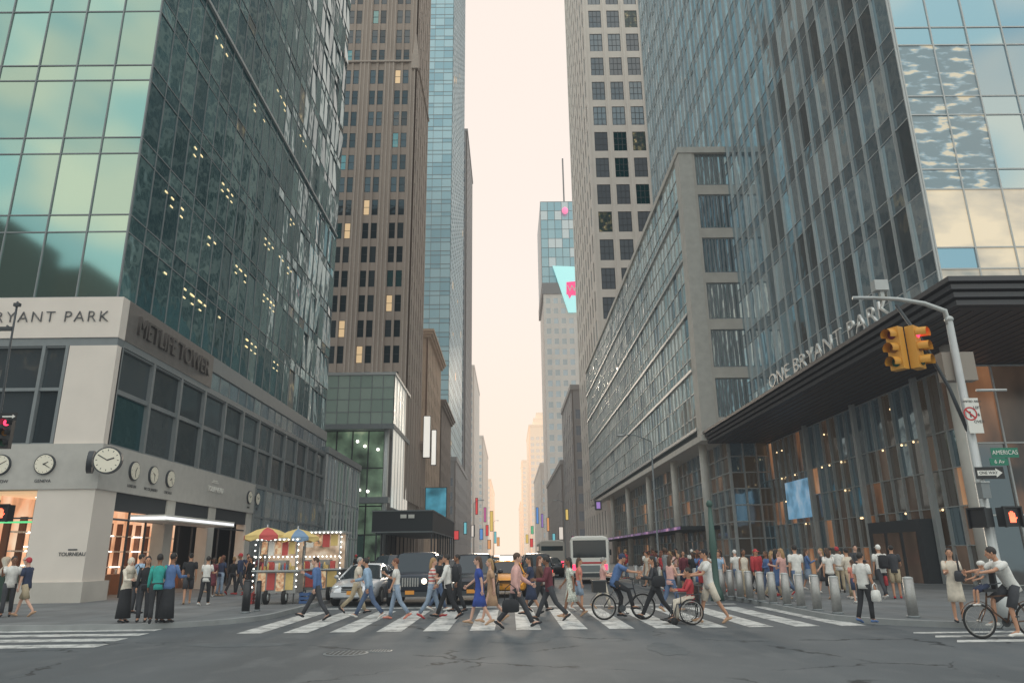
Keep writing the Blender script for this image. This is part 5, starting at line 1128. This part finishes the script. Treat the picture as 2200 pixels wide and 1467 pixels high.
# --- right pavement
o,A,O,s=person(pp(1866,1338,PZ),Rt_+.5,1.55,'m',STROLL,AST,2,('tee','white'),('trousers','black'),'blue',('short','dark'),1,'child in a white T-shirt, black trousers and blue shoes by the right kerb')
bag('white plastic bag held by the child in blue shoes',o,(.22,.1,.6),(.16,.22,.26),'white','carrier_bag',strap=.15)
o,A,O,s=person(pp(2064,1337,PZ),CAMF-.3,1.62,'f',STAND,AHOLD,2,('dress','cream'),('none','white'),'black',('long','dark'),1,'person in a cream dress holding a bag left of the foreground bicycle')
bag('dark bag held in front of the cream dress',o,(-.1,.2,1.02),(.22,.12,.24),'charcoal')
person(pp(1790,1287,PZ),AWAY,1.68,'f',STAND,AST,2,('tee','white'),('skirt','black'),'tan',('long','brown'),1,'person in a white top and black skirt standing behind the bollards')
person(pp(1832,1287,PZ),AWAY+.4,1.66,'f',STROLL,AHOLD,2,('shirt','cream'),('trousers','khaki'),'white',('short','dark'),1,'person in a cream blouse right of the black skirt')
person(pp(1842,1295,PZ),AWAY,1.3,'f',STAND,AST,2,('tee','coral'),('shorts','navy'),'white',('long','brown'),0,'small child in a coral top in front of the cream blouse')
o,A,O,s=person(pp(1903,1286,PZ),AWAY,1.78,'m',STROLL,AST,2,('tee','white'),('trousers','charcoal'),'white',('cap','white'),1,'person in a white cap wearing a black backpack on the right pavement')
bag('black backpack on the person in the white cap',o,(0,-.21,1.22),(.3,.2,.45),'black','backpack','backpack',back=True)
o,A,O,s=person(pp(1930,1286,PZ),AWAY-.5,1.74,'m',STAND,AHOLD,2,('tee','charcoal'),('shorts','khaki'),'red',('short','dark'),1,'person in a dark T-shirt and khaki shorts beside the white cap')
bag('red shopping bag held beside the white cap',o,(-.3,0,.6),(.14,.3,.34),'red','carrier_bag')
person(pp(1720,1292,PZ),AWAY,1.78,'m',STAND,AST,2,('tee','white'),('trousers','denim'),'white',('short','dark'),1,'person in a white T-shirt and jeans behind the middle bollards')
person(pp(1690,1290,PZ),AWAY+.6,1.68,'f',STROLL,AHOLD,2,('dress','pink'),('none','black'),'tan',('long','blond'),0,'person in a pink dress behind the middle bollards')
person(pp(2035,1252,PZ),CAMF,1.68,'f',STAND,AHOLD,2,('tee','coral'),('trousers','black'),'black',('bun','dark'),1,'person in a coral T-shirt by the great right column')
person(pp(2070,1250,PZ),CAMF+.3,1.68,'f',STAND,AHOLD,2,('tee','yellow'),('trousers','charcoal'),'black',('short','dark'),2,'person in a yellow T-shirt by the great right column')
def bike(label,loc,rz,c='charcoal'):
    t=thing('bicycle',label,'bicycle',loc,rz); fm=ml('bike_frame_'+c,CO[c],rough=.35,metal=.4); r=.34; yb,yf=-.52,.55
    for y in (yb,yf):
        a=MB(); n=28
        rings=[]
        for k in range(n):
            an=2*pi*k/n; rings.append([(.022*cos(q),y+(r-.022+.022*sin(q))*cos(an),r+(r-.022+.022*sin(q))*sin(an)) for q in [2*pi*j/8 for j in range(8)]])
        a.loft(rings+[rings[0]],caps=False); wv=a.build('wheel',RUB,t,True,False)
        a=MB(); rings=[]
        for k in range(n):
            an=2*pi*k/n; rings.append([(.012*cos(q),y+(r-.055+.012*sin(q))*cos(an),r+(r-.055+.012*sin(q))*sin(an)) for q in [2*pi*j/6 for j in range(6)]])
        a.loft(rings+[rings[0]],caps=False)
        a.tube([(-.05,y,r),(.05,y,r)],.03,n=8)
        for k in range(14):
            an=2*pi*k/14; a.tube([((-1)**k*.03,y,r),(0,y+(r-.055)*cos(an),r+(r-.055)*sin(an))],.003,n=3)
        a.build('rim',STEEL,wv,True,False)
        a=MB(); pts=[(0,y+(r+.04)*cos(an),r+(r+.04)*sin(an)) for an in [R(20+14*k) for k in range(11)]]; a.tube(pts,.02,n=5,flat=.3); a.build('mudguard',fm,t,True,False)
    bb=(0,-.02,.3); sc=(0,-.2,.82); hd0=(0,.36,.62); hd1=(0,.31,.86)
    a=MB()
    for p,q in ((bb,sc),(bb,hd0),(sc,(0,.32,.8)),(hd0,hd1)): a.tube([p,q],.019,n=8)
    for x_ in (-.05,.05): a.tube([bb,(x_,yb,r)],.011,n=6); a.tube([sc,(x_,yb,r)],.010,n=6); a.tube([hd0,(x_,.45,.5),(x_,yf,r)],.013,n=6)
    a.build('frame',fm,t,True,False)
    a=MB(); a.tube([(0,.31,.86),(0,.29,1.02)],.014,n=6); a.tube([(-.29,.16,1.08),(-.24,.26,1.05),(0,.3,1.03),(.24,.26,1.05),(.29,.16,1.08)],.013,n=6); a.build('handlebar',METAL_D,t,True,False)
    a=MB(); a.tube([(0,-.2,.82),(0,-.24,.95)],.013,n=6); a.build('seat_post',METAL_L,t,True,False)
    a=MB(); a.tube([(0,-.36,.97),(0,-.26,.98),(0,-.1,.97)],[.075,.07,.022],n=10,round_=True,flat=.4); a.build('saddle',BLACK,t,True,False)
    a=MB(); a.tube([(-.09,-.02,.3),(.09,-.02,.3)],.012,n=6); a.tube([(.07,-.02,.3),(.07,.1,.18)],.01,n=5); a.tube([(-.07,-.02,.3),(-.07,-.14,.42)],.01,n=5); a.box(.06,.15,.06,.14,.165,.19); a.box(-.15,-.06,-.18,-.1,.41,.435); a.tube([(.045,-.02,.3),(.055,-.02,.3)],.09,n=16); a.build('crank',METAL_D,t,False,False)
    return t
pb=pp(1340,1331); bike('black bicycle ridden by the person in the blue polo',pb,Rt_)
person((pb[0]-.22,pb[1],0),Rt_,1.74,'m',(62,48,28,38),(55,22,55,22),22,('tee','blue'),('trousers','black'),'black',('cap','navy'),1,'person in a blue polo and navy cap riding the black bicycle',seat=.97)
t=thing('delivery_box','black box strapped on the back of the black bicycle','box',(pb[0]-.62,pb[1],.72)); MB().box(-.2,.16,-.2,.2,0,.28).build('body',BLACK,t,False,False); MB().box(-.22,.18,-.22,.22,.28,.32).build('lid',CHAR,t,False,False)
pf=pp(2170,1371); bike('dark bicycle in the right foreground with a child seat',pf,Lf,'brown')
person((pf[0]+.24,pf[1],0),Lf,1.82,'m',(58,55,22,30),(58,18,58,18),24,('tee','white'),('shorts','charcoal'),'white',('short','dark'),1,'person in a white T-shirt riding the foreground bicycle at the right edge',seat=1.0)
t=thing('child_seat','dark child seat mounted in front of the foreground rider','child seat',(pf[0]-.3,pf[1],.9)); MB().box(-.14,.14,-.15,.15,0,.05).build('seat',BLACK,t,False,False); MB().box(.12,.16,-.15,.15,.05,.4).build('backrest',BLACK,t,False,False)
person((pf[0]-.28,pf[1],0),Lf,1.02,'m',(70,65,70,65),(45,30,45,30),4,('tee','grey'),('shorts','navy'),'white',('helmet','white'),1,'small child in a white helmet on the front seat of the foreground bicycle',seat=1.02)
pw=pp(1478,1340); t=thing('wheelchair','wheelchair with large spoked wheels on the crosswalk','wheelchair',pw,Lf)
for sx in (-1,1):
    a=MB(); r=.31; n=26; rg=[]
    for k in range(n):
        an=2*pi*k/n; rg.append([(sx*.28+.018*cos(q),-.05+(r-.018+.018*sin(q))*cos(an),r+(r-.018+.018*sin(q))*sin(an)) for q in [2*pi*j/7 for j in range(7)]])
    a.loft(rg+[rg[0]],caps=False); wv=a.build('wheel',RUB,t,True,False)
    a=MB(); rg=[]
    for k in range(n):
        an=2*pi*k/n; rg.append([(sx*.31+.01*cos(q),-.05+(r-.06+.01*sin(q))*cos(an),r+(r-.06+.01*sin(q))*sin(an)) for q in [2*pi*j/6 for j in range(6)]])
    a.loft(rg+[rg[0]],caps=False)
    for k in range(12): an=2*pi*k/12; a.tube([(sx*.3,-.05,r),(sx*.29,-.05+(r-.04)*cos(an),r+(r-.04)*sin(an))],.004,n=4)
    a.build('hand_rim',STEEL,wv,True,False)
    a=MB(); a.tube([(sx*.22-.02,.38,.09),(sx*.22+.02,.38,.09)],.09,n=14); a.build('caster',RUB,t,True,False)
    a=MB(); a.tube([(sx*.24,-.28,.2),(sx*.24,-.28,.92),(sx*.24,-.4,.95)],.014,n=6); a.tube([(sx*.24,-.28,.5),(sx*.24,.3,.5),(sx*.22,.42,.15),(sx*.2,.55,.12)],.014,n=6); a.tube([(sx*.24,-.26,.72),(sx*.24,.18,.72),(sx*.24,.2,.5)],.014,n=6); a.tube([(sx*.22,.38,.09),(sx*.24,.3,.5)],.012,n=6); a.build('side_frame',METAL_D,t,True,False)
    MB().box(sx*.05,sx*.2,.48,.66,.1,.12).build('footrest',BLACK,t,False,False)
MB().box(-.23,.23,-.27,.2,.47,.51).build('seat',BLACK,t,False,False); MB().box(-.23,.23,-.3,-.27,.5,.92).build('backrest',BLACK,t,False,False)
person((pw[0]+.12,pw[1],0),Lf,1.6,'f',(82,80,78,76),(30,60,30,60),2,('shirt','red'),('trousers','cream'),'brown',('short','dark'),1,'person in a red jacket sitting in the wheelchair',seat=.62)
# --- crowds
random.seed(21)
used=set()
def crowd(n,region,where,z,facing,bias=None,hmin=1.6):
    k=0; tries=0; pts=[]
    while k<n and tries<3000:
        tries+=1
        px=random.uniform(*region[0:2]); py=region[2]+(region[3]-region[2])*((px-region[0])/(region[1]-region[0])) + random.uniform(-region[4],region[4])
        p=g(px,py,z)
        if any((p-q).length<.55 for q in pts): continue
        sex=random.choice('mf'); tc_=random.choice(bias or ['white','white','white','black','charcoal','navy','light blue','grey','red','pink','cream','maroon','blue','tan'])
        tk=random.choice(['tee','tee','shirt'] if sex=='m' else ['tee','dress','sleeveless','shirt']); bk=random.choice(['trousers','trousers','shorts'] if sex=='m' else ['trousers','skirt','trousers'])
        bc=random.choice(['black','navy','denim','khaki','charcoal','pale denim']); hk=random.choice(['short','short','cap'] if sex=='m' else ['long','long','bun']); hcx=random.choice(['dark','brown','blond','dark','auburn']) if hk!='cap' else random.choice(['white','black','red'])
        g_={'tee':'T-shirt','shirt':'shirt','dress':'dress','sleeveless':'vest top'}[tk]
        lab='person in %s %s'%(tc_,g_)+('' if tk=='dress' else ' and %s %s'%(bc,bk))+', %s %s, %s'%(hcx,{'short':'short hair','cap':'cap','long':'long hair','bun':'hair bun'}[hk],where)
        if lab in used: continue
        used.add(lab); pts.append(p)
        person((p.x,p.y,z),facing()+random.uniform(-.5,.5),random.uniform(hmin,1.82) if sex=='m' else random.uniform(hmin,1.7),sex,random.choice([STAND,STROLL,WALK,WALK2]),random.choice([AST,AST,APHONE,AWALK,AHOLD]),random.uniform(0,5),(tk,tc_),(bk if tk!='dress' else 'none',bc),random.choice(['black','white','tan','red']),(hk,hcx),random.choice([0,1,1,2,3]),lab)
        k+=1
fc=lambda: random.choice([0,0,pi,pi/2,-pi/2])
crowd(26,(1390,1690,1262,1284,6),'crowd behind bollards',PZ,fc)
crowd(18,(1330,1560,1243,1262,5),'deep right crowd',PZ,fc)
crowd(10,(1580,1860,1262,1272,5),'under dark canopy',PZ,fc)
crowd(11,(452,562,1278,1268,6),'by the lit shop',PZ,fc,['black','charcoal','navy','black','maroon','grey'])
crowd(6,(730,840,1250,1250,4),'beyond food carts',PZ,fc,['black','white','charcoal','red'])
crowd(4,(600,650,1272,1275,3),'beside food carts',PZ,fc,['black','grey','white'])
bpy.context.view_layer.update()
dg=bpy.context.evaluated_depsgraph_get()
res=[]
for o,hc,s,Rt,skm in SKIN_JOBS:
    res.append(bpy.data.meshes.new_from_object(o.evaluated_get(dg)))
for (o,hc,s,Rt,skm),me in zip(SKIN_JOBS,res):
    o.modifiers.clear()
    a=MB(); P=lambda x_,y_,z_: hc+Rt@(Vector((x_,y_,z_))*s)
    a.ell(hc,.075*s,.093*s,.115*s,14,10,rot=Rt); a.ell(P(0,.05,-.06),.045*s,.045*s,.045*s,8,6)
    a.ell(P(0,.097,-.012),.013*s,.02*s,.024*s,6,5)
    for sg in (-1,1): a.ell(P(sg*.076,-.005,-.005),.012*s,.02*s,.03*s,6,5)
    a.cur=1
    for sg in (-1,1): a.ell(P(sg*.03,.086,.012),.011*s,.008*s,.007*s,6,4)
    a.cur=2; a.ell(P(0,.09,-.055),.022*s,.008*s,.006*s,6,4)
    nv=len(me.vertices); vs=[tuple(v.co) for v in me.vertices]; fs=[tuple(p.vertices) for p in me.polygons]
    m2=bpy.data.meshes.new('person'); m2.from_pydata(vs+a.v,[],fs+[tuple(i+nv for i in f) for f in a.f])
    for m_ in (skm,EYE,LIP): m2.materials.append(m_)
    m2.polygons.foreach_set('material_index',[0]*len(fs)+a.m); m2.polygons.foreach_set('use_smooth',[True]*(len(fs)+len(a.f))); m2.update()
    o.data=m2
print('OBJ',len(bpy.data.objects))
